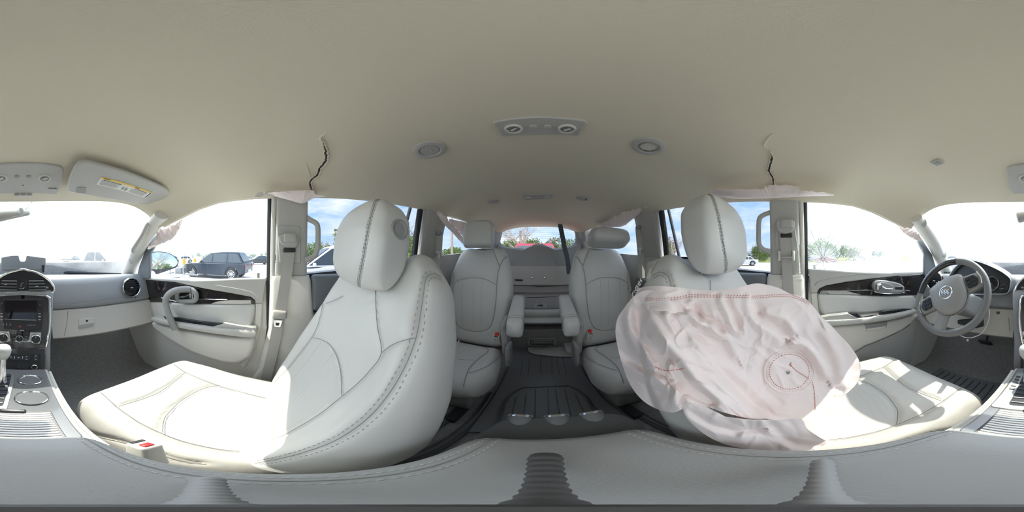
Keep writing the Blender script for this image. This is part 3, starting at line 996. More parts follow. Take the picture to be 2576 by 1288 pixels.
# centre vent under the chrome arch, with the round clock
PV0, PVn = V(0, .80, -.13), V(0, -.985, .17)
def cv(X, Y):
    return onp(X / 9.2, 640 + Y / 9.2, PV0, PVn)
arch_r = [(530, 350), (700, 385), (850, 425), (1000, 500), (1120, 590), (1200, 680), (1250, 770), (1255, 830), (1210, 875), (1100, 885), (800, 880), (530, 875)]
arch = [cv(X, Y) for X, Y in arch_r] + [cv(1060 - X, Y - 0) for X, Y in reversed(arch_r[1:-1])]
arch = spl(arch, 4, True)
MB().prism([p + V(0, .004, 0) for p in arch], (0, .03, 0)).build('centre_vent', 'black_plastic', dash)
MB().ring(arch, .0055, 8).build('chrome_arch', 'chrome', dash)
for sx in (1, -1):
    for k in range(4):
        yy = 610 + k * 68
        xa, xb = (670, 1010 + k * 20) if sx > 0 else (1060 - 670, 1060 - 1010 - k * 20)
        a, b_ = cv(xa, yy), cv(xb, yy)
        MB().box((a + b_) / 2 + V(0, -.002, 0), (abs(b_.x - a.x), .016, .0025)).build('vent_slat', 'trim_mid', dash)
    a = cv(850 if sx > 0 else 140, 730 if sx > 0 else 685)
    MB().rbox(a + V(0, -.01, 0), (.014, .006, .003), .001).build('vent_tab', 'satin', dash)
    for q in (0, 28):
        a = cv((1075 + q) if sx > 0 else 1060 - 1075 - q, 760)
        MB().rbox(a + V(0, -.006, 0), (.0032, .006, .008), .001).build('vent_mark', 'white_mark', dash)
ck = cv(497, 680)
clock = MB().lathe([(.026, -.01), (.026, .006), (.0235, .009), (.022, .004)], ck, PVn, 32, caps=False).build('clock', 'chrome', dash)
MB().lathe([(0, .004), (.0225, .004)], ck, PVn, 30, caps=False).build('clock_face', 'black_plastic', clock)
for a, L in ((.9, .012), (3.4, .017)):
    MB().tube([ck - V(0, .006, 0), ck + V(math.sin(a) * L, -.006, math.cos(a) * L)], .0008, 4).build('clock_hand', 'white', clock)

# open flip-up bin lid on top of the dash, a double panel with a notch
Zb = ZP(0, 640, 9.2)
lid = [(20, 405), (25, 70), (280, 22), (430, 22), (455, 130), (480, 160), (570, 160), (592, 130), (612, 22), (900, 60), (1060, 78), (1062, 260), (1030, 440), (960, 430)]
LP0, LPn = V(0, .93, -.05), V(0, -1, .12)
lidp = [onp(u, v, LP0, LPn) for u, v in Zb(lid)]
dl = MB().prism(lidp, (0, .022, 0)).build('bin_lid', 'dash_pad', dash, bevel=.004)
MB().box(onp(*Zb([(1000, 330)])[0], LP0, LPn) + V(0, .0, -.0), (.012, .012, .04)).build('hinge', 'black_plastic', dl)
MB().tube([onp(u, v, LP0, LPn) + V(0, -.002, 0) for u, v in Zb([(60, 340), (500, 330), (950, 335)])], .0012, 5).build('lid_line', 'seam', dl)

# ------------------------------------------------------------------ centre stack
stack = dash
S0, Sn = V(0, .775, -.19), V(0, -.96, .28).normalized()
Zs = lambda X, Y: onp(X / 6.4375, 740 + Y / 6.4375, S0, Sn)
back = MB()
# fairing between dash and stack
fair = []
for z, w, y in ((-.165, .150, .83), (-.172, .158, .795), (-.185, .160, .780), (-.30, .152, .752), (-.43, .135, .708), (-.52, .128, .66), (-.60, .125, .66)):
    fair.append(rpoly([V(-w, y + .2, z), V(-w, y, z), V(w, y, z), V(w, y + .2, z)], .018, 4))
back.loft(fair).build('fairing', 'dash_pad', stack, smooth=60)
bz = [(330, 15), (740, 30), (785, 60), (800, 110), (800, 480), (770, 700), (735, 850), (560, 865), (370, 868)]
bzp = [Zs(X, Y) for X, Y in bz] + [Zs(740 - X, Y) for X, Y in reversed(bz)]
MB().prism([p + Sn * .006 for p in rpoly(bzp, .006, 3)], -Sn * .02).build('bezel', 'grey_gloss', stack, bevel=.003)
for s_ in (1, -1):
    side = [(735, 25), (785, 55), (802, 120), (802, 470), (772, 700), (742, 845)]
    pts = spl([Zs(X if s_ > 0 else 740 - X, Y) + Sn * .008 for X, Y in side], 5)
    MB().tube(pts, [.0035 + .004 * math.sin(PI * i / (len(pts) - 1)) for i in range(len(pts))], 8).build('chrome_side_strip', 'chrome', stack)
pts = spl([Zs(X, Y) + Sn * .008 for X, Y in [(5, 25), (200, 12), (370, 8), (540, 12), (735, 25)]], 5)
MB().tube(pts, .0035, 8).build('chrome_top_strip', 'chrome', stack)
radio = [(60, 75), (680, 75), (695, 300), (670, 560), (330, 575), (70, 560), (45, 300)]
rad = MB().prism(rpoly([Zs(X, Y) + Sn * .010 for X, Y in radio], .006, 3), -Sn * .01).build('radio_panel', 'black_plastic', stack, bevel=.002)
MB().prism([Zs(X, Y) + Sn * .0125 for X, Y in [(85, 105), (590, 105), (588, 412), (72, 395)]], -Sn * .004).build('screen', 'screen', rad)
MB().tube([Zs(X, Y) + Sn * .0125 for X, Y in [(72, 398), (588, 415)]], .0012, 6).build('screen_edge', 'satin', rad)
def knob(parent, X, Y, R, h=.012, ringm='chrome', face='black_plastic', name='knob'):
    c = Zs(X, Y) + Sn * .010
    k = MB().lathe([(R, 0), (R, h), (R * .93, h + .0015), (R * .84, h), (R * .84, h - .004)], c, Sn, 28, caps=False).build(name, ringm, parent)
    MB().lathe([(0, h - .003), (R * .86, h - .003)], c, Sn, 28, caps=False).build('knob_face', face, k)
    MB().box(c + Sn * (h - .002) + V(0, 0, R * .5), (.0015, .002, R * .5)).build('knob_mark', 'white_mark', k)
    return k
knob(stack, 40, 165, .0095); knob(stack, 640, 190, .0095)
for X0 in (30, 637):
    for k, Y in enumerate((310, 357, 405)):
        MB().box(Zs(X0, Y) + Sn * .0115, (.0125, .002, .0022)).build('button', 'white_mark', rad)
        MB().box(Zs(X0, Y + 23) + Sn * .0108, (.008, .001, .0010)).build('button_legend', 'white_mark', rad)
for X in (60, 115, 168):
    MB().box(Zs(X, 487) + Sn * .0112, (.0018, .002, .011)).build('button', 'white_mark', rad)
text_part('warning_text', 'PASSENGER AIR BAG', 'white_mark', rad, Zs(510, 497) + Sn * .0118, (1, 0, 0), (0, .28, .96), .0042)
tri = [Zs(300, 530), Zs(352, 530), Zs(326, 498)]
MB().prism([p + Sn * .0115 for p in tri], -Sn * .003).build('hazard_button', 'hazard', rad)
MB().prism([Zs(X, Y) + Sn * .009 for X, Y in [(322, 568), (388, 568), (388, 595), (322, 595)]], -Sn * .004).build('sensor', 'trim_mid', stack)
for s_, kx in ((1, 575), (-1, 65)):
    q = [(490, 615), (662, 618), (660, 690), (640, 800), (480, 770), (450, 775), (240, 768), (235, 755), (440, 760), (470, 735)] if s_ > 0 else [(150, 600), (-22, 600), (-20, 690), (0, 790), (160, 760), (175, 740)]
    MB().prism([Zs(X, Y) + Sn * .008 for X, Y in q], -Sn * .004).build('knob_surround', 'satin', stack, bevel=.001)
    knob(stack, kx, 715 if s_ > 0 else 692, .0222, .016, name='climate_knob')
knob(stack, 317, 712, .0170, .013, 'satin', name='fan_knob')
for X, Y in ((210, 628), (322, 625), (438, 637), (210, 672), (428, 682), (215, 720), (420, 730), (175, 787), (270, 795), (360, 797), (455, 800)):
    MB().box(Zs(X, Y) + Sn * .0068, (.005, .001, .0014)).build('button_legend', 'white_mark', stack)
for X, Y in ((250, 628), (388, 635), (218, 790), (314, 795), (410, 797)):
    MB().box(Zs(X, Y) + Sn * .0068, (.0016, .001, .0052)).build('button_mark', 'white_mark', stack)
# lower switch bank and power outlet
L0, Ln = V(0, .70, -.43), V(0, -.82, .57).normalized()
Zl = lambda X, Y: onp(X / 6.4375, 740 + Y / 6.4375, L0, Ln)
MB().prism([Zl(X, Y) + Ln * .004 for X, Y in [(-60, 880), (730, 870), (735, 1000), (730, 1270), (-60, 1270)]], -Ln * .05).build('lower_panel', 'grey_gloss', stack, bevel=.003)
MB().prism(rpoly([Zl(X, Y) + Ln * .007 for X, Y in [(-40, 950), (645, 960), (655, 1250), (-40, 1235)]], .004, 3), -Ln * .004).build('switch_bank', 'black_plastic', stack, bevel=.001)
MB().prism([Zl(X, Y) + Ln * .010 for X, Y in [(150, 988), (490, 990), (490, 1078), (150, 1070)]], -Ln * .004).build('switch_row', 'black_rubber', stack, bevel=.001)
for X in (237, 365):
    MB().prism([Zl(X + a, Y) + Ln * .0112 for a, Y in ((-5, 1005), (5, 1005), (5, 1045), (-5, 1045))], -Ln * .002).build('button_mark', 'white_mark', stack)
for X, Y in ((180, 1020), (302, 1028), (430, 1012), (430, 1052)):
    MB().prism([Zl(X + a, Y + b_) + Ln * .0112 for a, b_ in ((-14, -5), (14, -5), (14, 5), (-14, 5))], -Ln * .002).build('button_legend', 'white_mark', stack)
MB().prism([Zl(X, Y) + Ln * .011 for X, Y in [(540, 980), (608, 980), (606, 1085), (540, 1080)]], -Ln * .004).build('seat_heater_switch', 'black_rubber', stack, bevel=.001)
for Y in (1005, 1058):
    MB().prism([Zl(X, Y + b_) + Ln * .012 for X, b_ in ((560, 8), (582, 0), (588, -14), (578, -12), (574, -4))], -Ln * .001).build('seat_symbol', 'white_mark', stack)
c = Zl(555, 1180) + Ln * .008
ol = MB().lathe([(.0115, 0), (.0115, .004), (.010, .005), (.0088, .001)], c, Ln, 24, caps=False).build('power_outlet', 'chrome', stack)
MB().lathe([(0, .001), (.0095, .001)], c, Ln, 24, caps=False).build('outlet_cap', 'black_plastic', ol)
MB().prism([Zl(X, Y) + Ln * .010 for X, Y in [(275, 1120), (450, 1128), (445, 1215), (268, 1205)]], -Ln * .004).build('blank_cover', 'black_rubber', stack, bevel=.001)

# ------------------------------------------------------------------ driver's side: cluster hood, gauges, column
clu = dash
G0, Gn = V(-.38, .835, -.11), V(0, -.96, .28).normalized()
Zg = lambda u, v: onp(u, v, G0, Gn)
rim = [(2542, 714), (2541, 701), (2520, 684), (2490, 669), (2460, 658), (2440, 655), (2425, 657), (2405, 670), (2390, 690), (2382, 712), (2384, 735), (2400, 742), (2440, 741), (2491, 740), (2529, 739), (2538, 730)]
rp = spl([Zg(u, v) for u, v in rim], 4, True)
MB().prism([p - Gn * .03 for p in rp], -Gn * .01).build('dial_panel', 'black_plastic', clu)
MB().loft([[p - Gn * .035 for p in rp], rp], caps=False).build('hood_inner', 'dash_pad', clu)
MB().ring(rp, .0025, 6).build('chrome_rim', 'satin', clu)
# hood: outer skin blended back into the dash
cc = sum(rp, V(0, 0, 0)) / len(rp)
def hood_loop(k, grow, back, drop):
    out = []
    for p in rp:
        d = p - cc
        q = p + V(d.x, 0, max(d.z, 0)) .normalized() * grow + V(0, back, 0)
        q.z -= drop
        out.append(q)
    return out
MB().loft([rp, hood_loop(0, .008, .006, 0), hood_loop(1, .014, .06, .004), hood_loop(2, .015, .2, .07)], caps=False).build('hood', 'dash_pad', clu, smooth=70)
def dial(u, v, R):
    c = Zg(u, v) - Gn * .022
    d = MB().lathe([(R, -.004), (R, .004), (R * .95, .006), (R * .92, .0)], c, Gn, 36, caps=False).build('dial_ring', 'satin', clu)
    MB().lathe([(0, -.002), (R * .95, -.002)], c, Gn, 30, caps=False).build('dial_face', 'screen', d)
    t = MB()
    side = V(1, 0, 0); up = side.cross(Gn) * -1
    for k in range(19):
        a = math.radians(-130 + k * 260 / 18)
        e = side * math.sin(a) + V(0, .28, .96) * math.cos(a)
        t.tube([c + e * R * .80, c + e * R * .90], .0006, 4)
    t.build('tick_mark', 'white_mark', d)['kind'] = 'stuff'
    a = math.radians(-110)
    e = side * math.sin(a) + V(0, .28, .96) * math.cos(a)
    MB().tube([c + Gn * .003, c + e * R * .75 + Gn * .003], .0009, 5).build('needle', 'white_mark', d)
dial(2492, 712, .040); dial(2522, 724, .0215); dial(2398, 712, .020); dial(2425, 712, .040)
# light switch and column shroud
p = onr(2341, 757, .985)
ls = MB().lathe([(.022, -.01), (.022, .004), (.0195, .007)], p, (CAM - p).normalized(), 24, caps=False).build('light_switch', 'chrome', dash)
MB().lathe([(0, .004), (.0195, .005), (.017, .008), (0, .010)], p, (CAM - p).normalized(), 24, caps=False).build('switch_face', 'black_plastic', ls)
ld = BVHTree.FromPolygons([v.co + V(0, .95, -.45) for v in lowd.data.vertices], [q.vertices for q in lowd.data.polygons])
for k in range(4):
    p = cast(ld, 2508 + k * 2.2, 787, .001)
    if p: MB().box(p, (.0025, .004, .014)).build('air_slot', 'ink', dash)
kn = castpoly(ld, [(2532, 770), (2537, 800), (2540, 830), (2541, 850)], .002)
if len(kn) > 1: MB().tube(kn, .0013, 5).build('knee_seam', 'seam', dash)

wheel = thing('steering_wheel', 'grey leather steering wheel turned askew, chrome emblem on its hub', 'steering wheel', V(-.38, .585, -.184))
WC = V(-.385, .585, -.176)
WN = V(.03, -.87, .47).normalized()                 # towards the driver
WXr = V(1, 0, 0); WX0 = (WXr - WN * WXr.dot(WN)).normalized(); WY0 = WN.cross(WX0).normalized()
if WY0.z < 0: WY0 = -WY0
rot = math.radians(36)                              # anticlockwise as the driver sees it
WX = WX0 * math.cos(rot) + WY0 * math.sin(rot)
WY = -WX0 * math.sin(rot) + WY0 * math.cos(rot)
def wp(a, b_, h=0.0):
    return WC + WX * a + WY * b_ + WN * h
WR = .171
def arc(a0, a1, R=WR, n=40, h=0.0):
    return [wp(R * math.cos(math.radians(lerp(a0, a1, k / n))), R * math.sin(math.radians(lerp(a0, a1, k / n))), h) for k in range(n + 1)]
MB().tube(arc(-180 - 30, 60, n=70), .0160, 14, caps=True).build('rim', 'wheel_leather', wheel)
MB().tube(arc(60, 150, n=30), .0162, 14, caps=True).build('wood_rim', 'wood_dark', wheel)
for a in (60, 150):
    MB().tube(arc(a - 1, a + 1, n=2), .0172, 14).build('rim_joint', 'black_plastic', wheel)
hub = [(-.075, .035), (-.07, .055), (-.04, .066), (0, .070), (.04, .066), (.07, .055), (.075, .035), (.072, -.02), (.055, -.055), (.03, -.075), (0, -.080), (-.03, -.075), (-.055, -.055), (-.072, -.02)]
def hubloop(k, h):
    return [wp(a * k * 1.16, b_ * k * 1.16, h) for a, b_ in hub]
hl = [spl(hubloop(1.0, -.01), 3, True), spl(hubloop(1.0, .012), 3, True), spl(hubloop(.95, .026), 3, True), spl(hubloop(.8, .034), 3, True), spl(hubloop(.4, .038), 3, True), spl(hubloop(.02, .039), 3, True)]
hubo = MB().loft(hl).build('hub_pad', 'wheel_pad', wheel, smooth=60)
MB().ring(spl(hubloop(1.005, .010), 3, True), .0013, 5).build('hub_seam', 'ink', wheel)
def spoke(pts_w, name, h0=-.006, mt='wheel_pad'):
    m = MB(); loops = []
    for a, b_, w, ang in pts_w:
        c = V(a, b_, 0)
        d = V(-math.sin(ang), math.cos(ang), 0)
        l = [(c + d * w, .010), (c + d * w * .6, .017), (c - d * w * .6, .017), (c - d * w, .010), (c - d * w, -.012), (c + d * w, -.012)]
        loops.append([wp(p.x, p.y, h + h0) for p, h in l])
    return m.loft(loops).build(name, mt, wheel, bevel=.003)
for s_ in (1, -1):
    ang = 0 if s_ > 0 else PI
    sp = spoke([(.06 * s_, .012, .045, ang), (.11 * s_, .006, .040, ang), (.15 * s_, .002, .036, ang), (.18 * s_, 0, .040, ang)], 'spoke')
    MB().prism(rpoly([wp(s_ * a, b_, .012) for a, b_ in ((.092, .034), (.135, .030), (.150, .0), (.135, -.026), (.092, -.022))], .01, 3), WN * .005).build('button_pod', 'black_plastic', sp, bevel=.002)
    for q in range(3):
        for r_ in range(2):
            MB().rbox(wp(s_ * (.104 + r_ * .020), .020 - q * .018, .018), (.014, .012, .004), .002, Matrix((WX, WY, WN)).transposed()).build('button', 'black_rubber', sp)
    MB().tube([wp(s_ * .154, .034, .012), wp(s_ * .162, .0, .014), wp(s_ * .154, -.028, .012)], .004, 8).build('chrome_blade', 'chrome', sp)
for a0 in (232,):
    a = math.radians(a0)
    spoke([(math.cos(a) * .05, math.sin(a) * .05, .032, a), (math.cos(a) * .10, math.sin(a) * .10, .024, a), (math.cos(a) * .15, math.sin(a) * .15, .026, a), (math.cos(a) * .18, math.sin(a) * .18, .034, a)], 'spoke')
# round chrome emblem: three slanted shields inside a ring
em = MB().ring([wp(.029 * math.cos(t), .029 * math.sin(t) + .002, .0385) for t in np.linspace(0, 2 * PI, 40, endpoint=False)], .0028, 8).build('emblem_ring', 'chrome', wheel)
MB().lathe([(0, 0), (.028, 0), (.0285, -.004)], wp(0, .002, .038), WN, 30).build('emblem_field', 'black_plastic', em)
for k in range(3):
    ox = -.0135 + .0125 * k; oy = .0085 - .0065 * k
    sh = [(-.006, .010), (.0055, .010), (.006, .002), (.003, -.007), (0, -.0115), (-.0045, -.006), (-.0062, .002)]
    lp_ = [wp(ox + a + b_ * .12, oy + b_ + .002, .0395) for a, b_ in sh]
    MB().ring(lp_, .0011, 5).build('shield', 'chrome', em)
    MB().tube([lp_[0], lp_[3]], .0013, 5).build('shield_band', 'chrome', em)
col = thing('steering_column', 'grey steering column shroud with stalks behind the wheel', 'steering column', V(-.385, .75, -.28))
MB().loft([rpoly([WC + WX0 * a - WN * d_ + WY0 * b_ for a, b_ in ((-w, -w * .9), (w, -w * .9), (w, w * .8), (-w, w * .8))], .02, 4) for d_, w in ((.03, .045), (.10, .058), (.22, .07))]).build('shroud', 'trim_mid', col, smooth=60)
pts = [onr(2385, 725, .80), onr(2372, 719, .80), onr(2358, 713, .80)]
st = MB().tube(pts, [.010, .0115, .013], 12).build('stalk', 'black_plastic', col)
MB().rbox(onr(2357, 712, .797), (.012, .004, .004), .001).build('stalk_mark', 'white_mark', st)
pts = [onr(2468, 735, .82), onr(2474, 728, .80), onr(2478, 712, .79)]
MB().tube(pts, [.008, .009, .007], 10).build('stalk', 'black_plastic', col)
MB().prism([onr(u, v, .80) for u, v in ((2408, 807), (2470, 800), (2472, 822), (2455, 826), (2410, 815))], (0, .02, 0)).build('lower_gap', 'ink', col)

wl_ = thing('wire_loop', 'thin pale wire loop hanging beneath the steering wheel', 'wire', onr(2440, 850, .78))
pts = spl([onr(u, v, r) for u, v, r in ((2486, 768, .80), (2489, 790, .79), (2484, 815, .78), (2470, 838, .77), (2450, 848, .765), (2434, 850, .76), (2420, 846, .755), (2408, 840, .75), (2402, 830, .76))], 6)
MB().tube(pts, .0022, 6).build('wire', 'white', wl_)
MB().rbox(onr(2434, 856, .76), (.010, .008, .012), .003).build('clasp', 'white', wl_)

# pedals
pd = thing('brake_pedal', 'black rubber brake pedal hanging in the dark driver footwell', 'pedal', V(-.30, 1.0, -.62))
p = onr(2479, 862, 1.02)
Rp = Matrix.Rotation(math.radians(-45), 3, 'X')
MB().rbox(p, (.085, .07, .016), .008, Rp).build('pad', 'black_rubber', pd)
for k in range(4):
    MB().tube([p + Rp @ V(-.034, -.024 + k * .016, .008), p + Rp @ V(-.012, -.028 + k * .016, .009), p + Rp @ V(.012, -.020 + k * .016, .009), p + Rp @ V(.034, -.026 + k * .016, .008)], .002, 5).build('rib', 'mat_rubber', pd)
MB().tube([p + V(0, .02, .0), p + V(.0, .08, .15), p + V(0, .12, .3)], .009, 8).build('lever', 'black_plastic', pd)

# ------------------------------------------------------------------ centre console and armrest
con = thing('centre_console', 'centre console with tambour bin, cup holders and grey leather armrest', 'console', V(0, .1, -.87))
def deck_z(y):
    return -.50 + .19 * (.60 - y)
loops = []
for y, w, zt in ((.595, .106, -.501), (.58, .106, -.497), (.40, .108, -.463), (.20, .110, -.425), (.16, .108, -.420), (-.17, .105, -.415), (-.20, .10, -.42), (-.235, .095, -.47), (-.25, .09, -.60), (-.25, .09, -.87)):
    loops.append(rpoly([V(-w, y, -.88), V(-w, y, zt), V(w, y, zt), V(w, y, -.88)] if zt > -.86 else [V(-w, y, -.88), V(-w, y, -.872), V(w, y, -.872), V(w, y, -.88)], .012, 3))
MB().loft(loops).build('body', 'trim_grey', con, smooth=50)
# pale side strips
for s_ in (1, -1):
    MB().tube([V(s_ * (.112), y, deck_z(y) - .02) for y in np.linspace(.16, .585, 12)], .012, 8, flat=((1, 0, 0), .6)).build('side_strip', 'trim_light', con)
DN = V(0, .187, .982)
dk = lambda X, y, up=0.0: V(X, y, deck_z(y)) + DN * up
deck = MB().prism(rpoly([dk(-.098, .19, .003), dk(.098, .19, .003), dk(.095, .592, .003), dk(-.095, .592, .003)], .015, 4), -DN * .01).build('deck', 'deck_grey', con, bevel=.002)
# cup holders
for (u, v, R) in ((75, 958, .0385), (84, 1003, .0405)):
    y = {958: .50, 1003: .382}[v]
    c = dk(.038, y, .004)
    h = MB().lathe([(R * .97, -.002), (R * 1.0, .003), (R * .95, .004), (R * .90, -.002)], c, DN, 40, caps=False).build('cup_ring', 'chrome', con)
    MB().lathe([(R * .92, .0), (R * .88, -.03), (R * .85, -.06), (0, -.06)], c, DN, 36, caps=False).build('cup_well', 'satin' if v > 1000 else 'black_plastic', h)
    MB().lathe([(R * .5, -.058), (R * .5, -.052), (R * .3, -.050), (0, -.050)], c, DN, 24, caps=False).build('cup_floor', 'black_rubber', h)
# gear lever plate and lever
MB().prism(rpoly([dk(-.096, .31, .006), dk(-.012, .31, .006), dk(-.010, .55, .006), dk(-.088, .55, .006)], .012, 4), -DN * .01).build('shift_plate', 'satin', con, bevel=.002)
MB().prism(rpoly([dk(-.062, .33, .0072), dk(-.022, .33, .0072), dk(-.022, .54, .0072), dk(-.062, .54, .0072)], .01, 4), -DN * .002).build('shift_slot', 'black_rubber', con)
for k in range(8):
    MB().box(dk(-.042, .345 + k * .025, .0085), (.034, .004, .003)).build('slot_slat', 'black_plastic', con)
for k in range(5):
    MB().box(dk(-.075, .42 + k * .022, .0085), (.014, .008, .002)).build('gear_mark', 'black_plastic', con)
kn0 = onr(8, 884, .52)
base = dk(-.042, .47, .005)
lv = MB().tube([base, base.lerp(kn0, .6), kn0 + V(0, 0, -.02)], [.012, .011, .013], 12).build('shift_lever', 'chrome', con)
loops = []
for h, w, d_ in ((-.030, .016, .016), (-.012, .024, .026), (.006, .027, .030), (.018, .024, .027), (.025, .012, .014)):
    loops.append([kn0 + V(w * math.cos(t), d_ * math.sin(t), h) for t in np.linspace(0, 2 * PI, 20, endpoint=False)])
MB().loft(loops).build('shift_knob', 'leather_darker', lv, smooth=70)
# ribbed tambour door
tb = MB().prism(rpoly([dk(-.078, .15, .004), dk(.078, .15, .004), dk(.074, .315, .004), dk(-.074, .315, .004)], .014, 4), -DN * .006).build('tambour_base', 'black_plastic', con, bevel=.001)
for k in range(15):
    y = .175 + k * .0088
    MB().rbox(dk(0, y, .0065), (.142, .0068, .004), .0016, Matrix.Rotation(math.radians(-10.8), 3, 'X'), 2).build('tambour_slat', 'tambour', con)
MB().rbox(dk(.0, .306, .010), (.052, .016, .010), .005).build('tambour_grip', 'black_plastic', con)
# rear flange with three climate knobs
rf = [(1196, 1097), (1230, 1075), (1262, 1056), (1300, 1048), (1420, 1046), (1500, 1040), (1560, 1040), (1610, 1062), (1622, 1074), (1600, 1090), (1500, 1108), (1380, 1116), (1280, 1112)]
rfp = spl([onz(u, v, -.385) for u, v in rf], 4, True)
MB().prism(rfp, (0, 0, -.02)).build('rear_flange', 'mat_rubber_dark', con, bevel=.005, seg=3)
for u, v in ((1307, 1063), (1403, 1063), (1494, 1055)):
    c = onz(u, v, -.40); ax = V(0, -.85, .50).normalized()
    k = MB().lathe([(0, .022), (.019, .022), (.0215, .018), (.022, -.02)], c, ax, 26).build('climate_knob', 'mat_rubber', con)
    MB().lathe([(.0195, .0225), (.0215, .020), (.0222, .017)], c, ax, 26, caps=False).build('knob_ring', 'chrome', k)
# armrest lid
al = [(.097, .166), (.112, .10), (.115, 0), (.108, -.10), (.092, -.168), (.04, -.178), (-.05, -.178), (-.10, -.166), (-.117, -.10), (-.124, 0), (-.119, .10), (-.102, .160), (-.05, .181), (.05, .184)]
def arm_loop(k, z):
    return spl([V(x * k[0], y * k[1], z) for x, y in al], 5, True)
lps = [arm_loop((.96, .975), -.415), arm_loop((1, 1), -.402), arm_loop((1.0, 1.0), -.382), arm_loop((.965, .978), -.367), arm_loop((.88, .92), -.3605), arm_loop((.6, .65), -.358), arm_loop((.25, .3), -.3575), arm_loop((.01, .01), -.3575)]
arm = MB().loft(lps).build('armrest', 'armrest_skin', con, smooth=70)
arm_bvh = BVHTree.FromPolygons([v.co + Vector(con.location) for v in arm.data.vertices], [q.vertices for q in arm.data.polygons])
def down(bvh, x, y, up=.0008):
    h = bvh.ray_cast(V(x, y, 0), V(0, 0, -1))
    return h[0] + V(0, 0, up) if h[0] is not None else None
for s_ in (1, -1):
    ax_ = [(.088, .166), (.094, .12), (.0955, .06), (.094, 0), (.090, -.06), (.082, -.12), (.072, -.172)]
    if s_ < 0: ax_ = [(-.090, .166), (-.099, .12), (-.102, .06), (-.101, 0), (-.097, -.06), (-.090, -.12), (-.080, -.168)]
    base_l = resample(spl([V(x, y, 0) for x, y in ax_], 8), .004)
    pts = [down(arm_bvh, p.x, p.y, .0003) for p in base_l]
    MB().tube([p for p in pts if p], .0011, 5).build('armrest_seam', 'seam', con)
    sm = MB()
    for off in (-.0075, .0075):
        for i in range(0, len(base_l) - 1, 2):
            p = base_l[i]; t = (base_l[min(i + 1, len(base_l) - 1)] - base_l[max(i - 1, 0)]).normalized()
            c = p + V(t.y, -t.x, 0) * off
            a, b_ = down(arm_bvh, c.x - t.x * .0022, c.y - t.y * .0022), down(arm_bvh, c.x + t.x * .0022, c.y + t.y * .0022)
            if a and b_: sm.tube([a, b_], .0007, 4)
    sm.build('stitching', 'thread', con)['kind'] = 'stuff'
# ================================================================== SEATS
def sgnpow(c, e):
    return math.copysign(abs(c) ** e, c)

def pad(O, AS, AT, AD, W, T0, T1, DF, DB, shape, nt=56, na=88, e=.55, endr=.10, ee=.5):
    """Cushion body. Local axes: AS across, AT along, AD out of the face.
    W(t) half width, T0(s)/T1(s) ends along AT, DF(t)/DB(t) depth to face and back, shape(s,t) extra relief on the face."""
    O, AS, AT, AD = Vector(O), Vector(AS), Vector(AT), Vector(AD)
    loops = []
    for i in range(nt + 1):
        q = i / nt
        tau = .5 - .5 * math.cos(PI * q)
        # rounding towards both ends
        k = 1.0
        dd = min(tau, 1 - tau)
        if dd < endr:
            k = (1 - (1 - dd / endr) ** 2.4) ** ee
        k = max(k, .02)
        L = []
        for j in range(na):
            a = 2 * PI * j / na
            cs, sn = sgnpow(math.cos(a), e), sgnpow(math.sin(a), e)
            w = W(tau) * (1 - .10 * (1 - k))
            s = cs * w
            sr = s / max(W(tau), 1e-6)
            t = lerp(T0(sr), T1(sr), tau)
            if sn >= 0:
                d = sn * (DF(tau) + shape(sr, tau)) * k
            else:
                d = sn * DB(tau) * k
            L.append(O + AS * s + AT * t + AD * d)
        loops.append(L)
    return loops

def bvh_of(verts, faces):
    return BVHTree.FromPolygons(verts, faces)

def seamline(bvh, pxl, n=6, step=.006):
    pts = [cast(bvh, u, v) for u, v in spl_px(pxl, n)]
    pts = [p for p in pts if p is not None]
    # drop jumps to another surface
    out = []
    for p in pts:
        if out and (p - out[-1]).length > .09:
            continue
        out.append(p)
    return resample(out, step) if len(out) > 2 else out

def spl_px(pxl, n=6):
    return [(p.x, p.y) for p in spl([V(u, v, 0) for u, v in pxl], n)]

def groove(mb, seams, depth=.005, width=.008):
    pts = [p for s in seams for p in s]
    if not pts:
        return
    kd = KDTree(len(pts))
    for i, p in enumerate(pts):
        kd.insert(p, i)
    kd.balance()
    me_v = mb.v
    nrm = [V(0, 0, 0) for _ in me_v]
    for f in mb.f:
        if len(f) < 3: continue
        a, b_, c = me_v[f[0]], me_v[f[1]], me_v[f[2]]
        n = (b_ - a).cross(c - a)
        for i in f: nrm[i] = nrm[i] + n
    cen = sum(me_v, V(0, 0, 0)) / len(me_v)
    sgn = 0.0
    for i in range(0, len(me_v), 37):
        sgn += nrm[i].dot(me_v[i] - cen)
    sg = 1 if sgn > 0 else -1
    for i, v in enumerate(me_v):
        co, idx, d = kd.find(v)
        if d < width * 3.2 and nrm[i].length > 1e-12:
            mb.v[i] = v - nrm[i].normalized() * sg * depth * math.exp(-(d / width) ** 2)

def stitches(bvh, seam, offs, every=2, r=.00075, half=.0026):
    """two rows of stitches either side of a seam, laid on the surface"""
    m = MB()
    n = len(seam)
    for off in offs:
        for i in range(1, n - 1, every):
            p = seam[i]
            t = (seam[i + 1] - seam[i - 1]).normalized()
            loc = bvh.find_nearest(p)
            nn = loc[1]
            c = p + t.cross(nn).normalized() * off
            ends = []
            for sg in (-half, half):
                h = bvh.find_nearest(c + t * sg)
                nv = h[1]
                if nv.dot(c + nn - h[0]) < 0: nv = nv
                ends.append(h[0] + nn * (.0004 if nn.dot(CAM - p) > 0 else -.0004))
            m.tube(ends, r, 4)
    return m

def mirror_mb(mb):
    k = MB()
    k.v = [V(-v.x, v.y, v.z) for v in mb.v]
    k.f = [tuple(reversed(f)) for f in mb.f]
    return k

def bump(x, c, w):
    return math.exp(-((x - c) / w) ** 2)

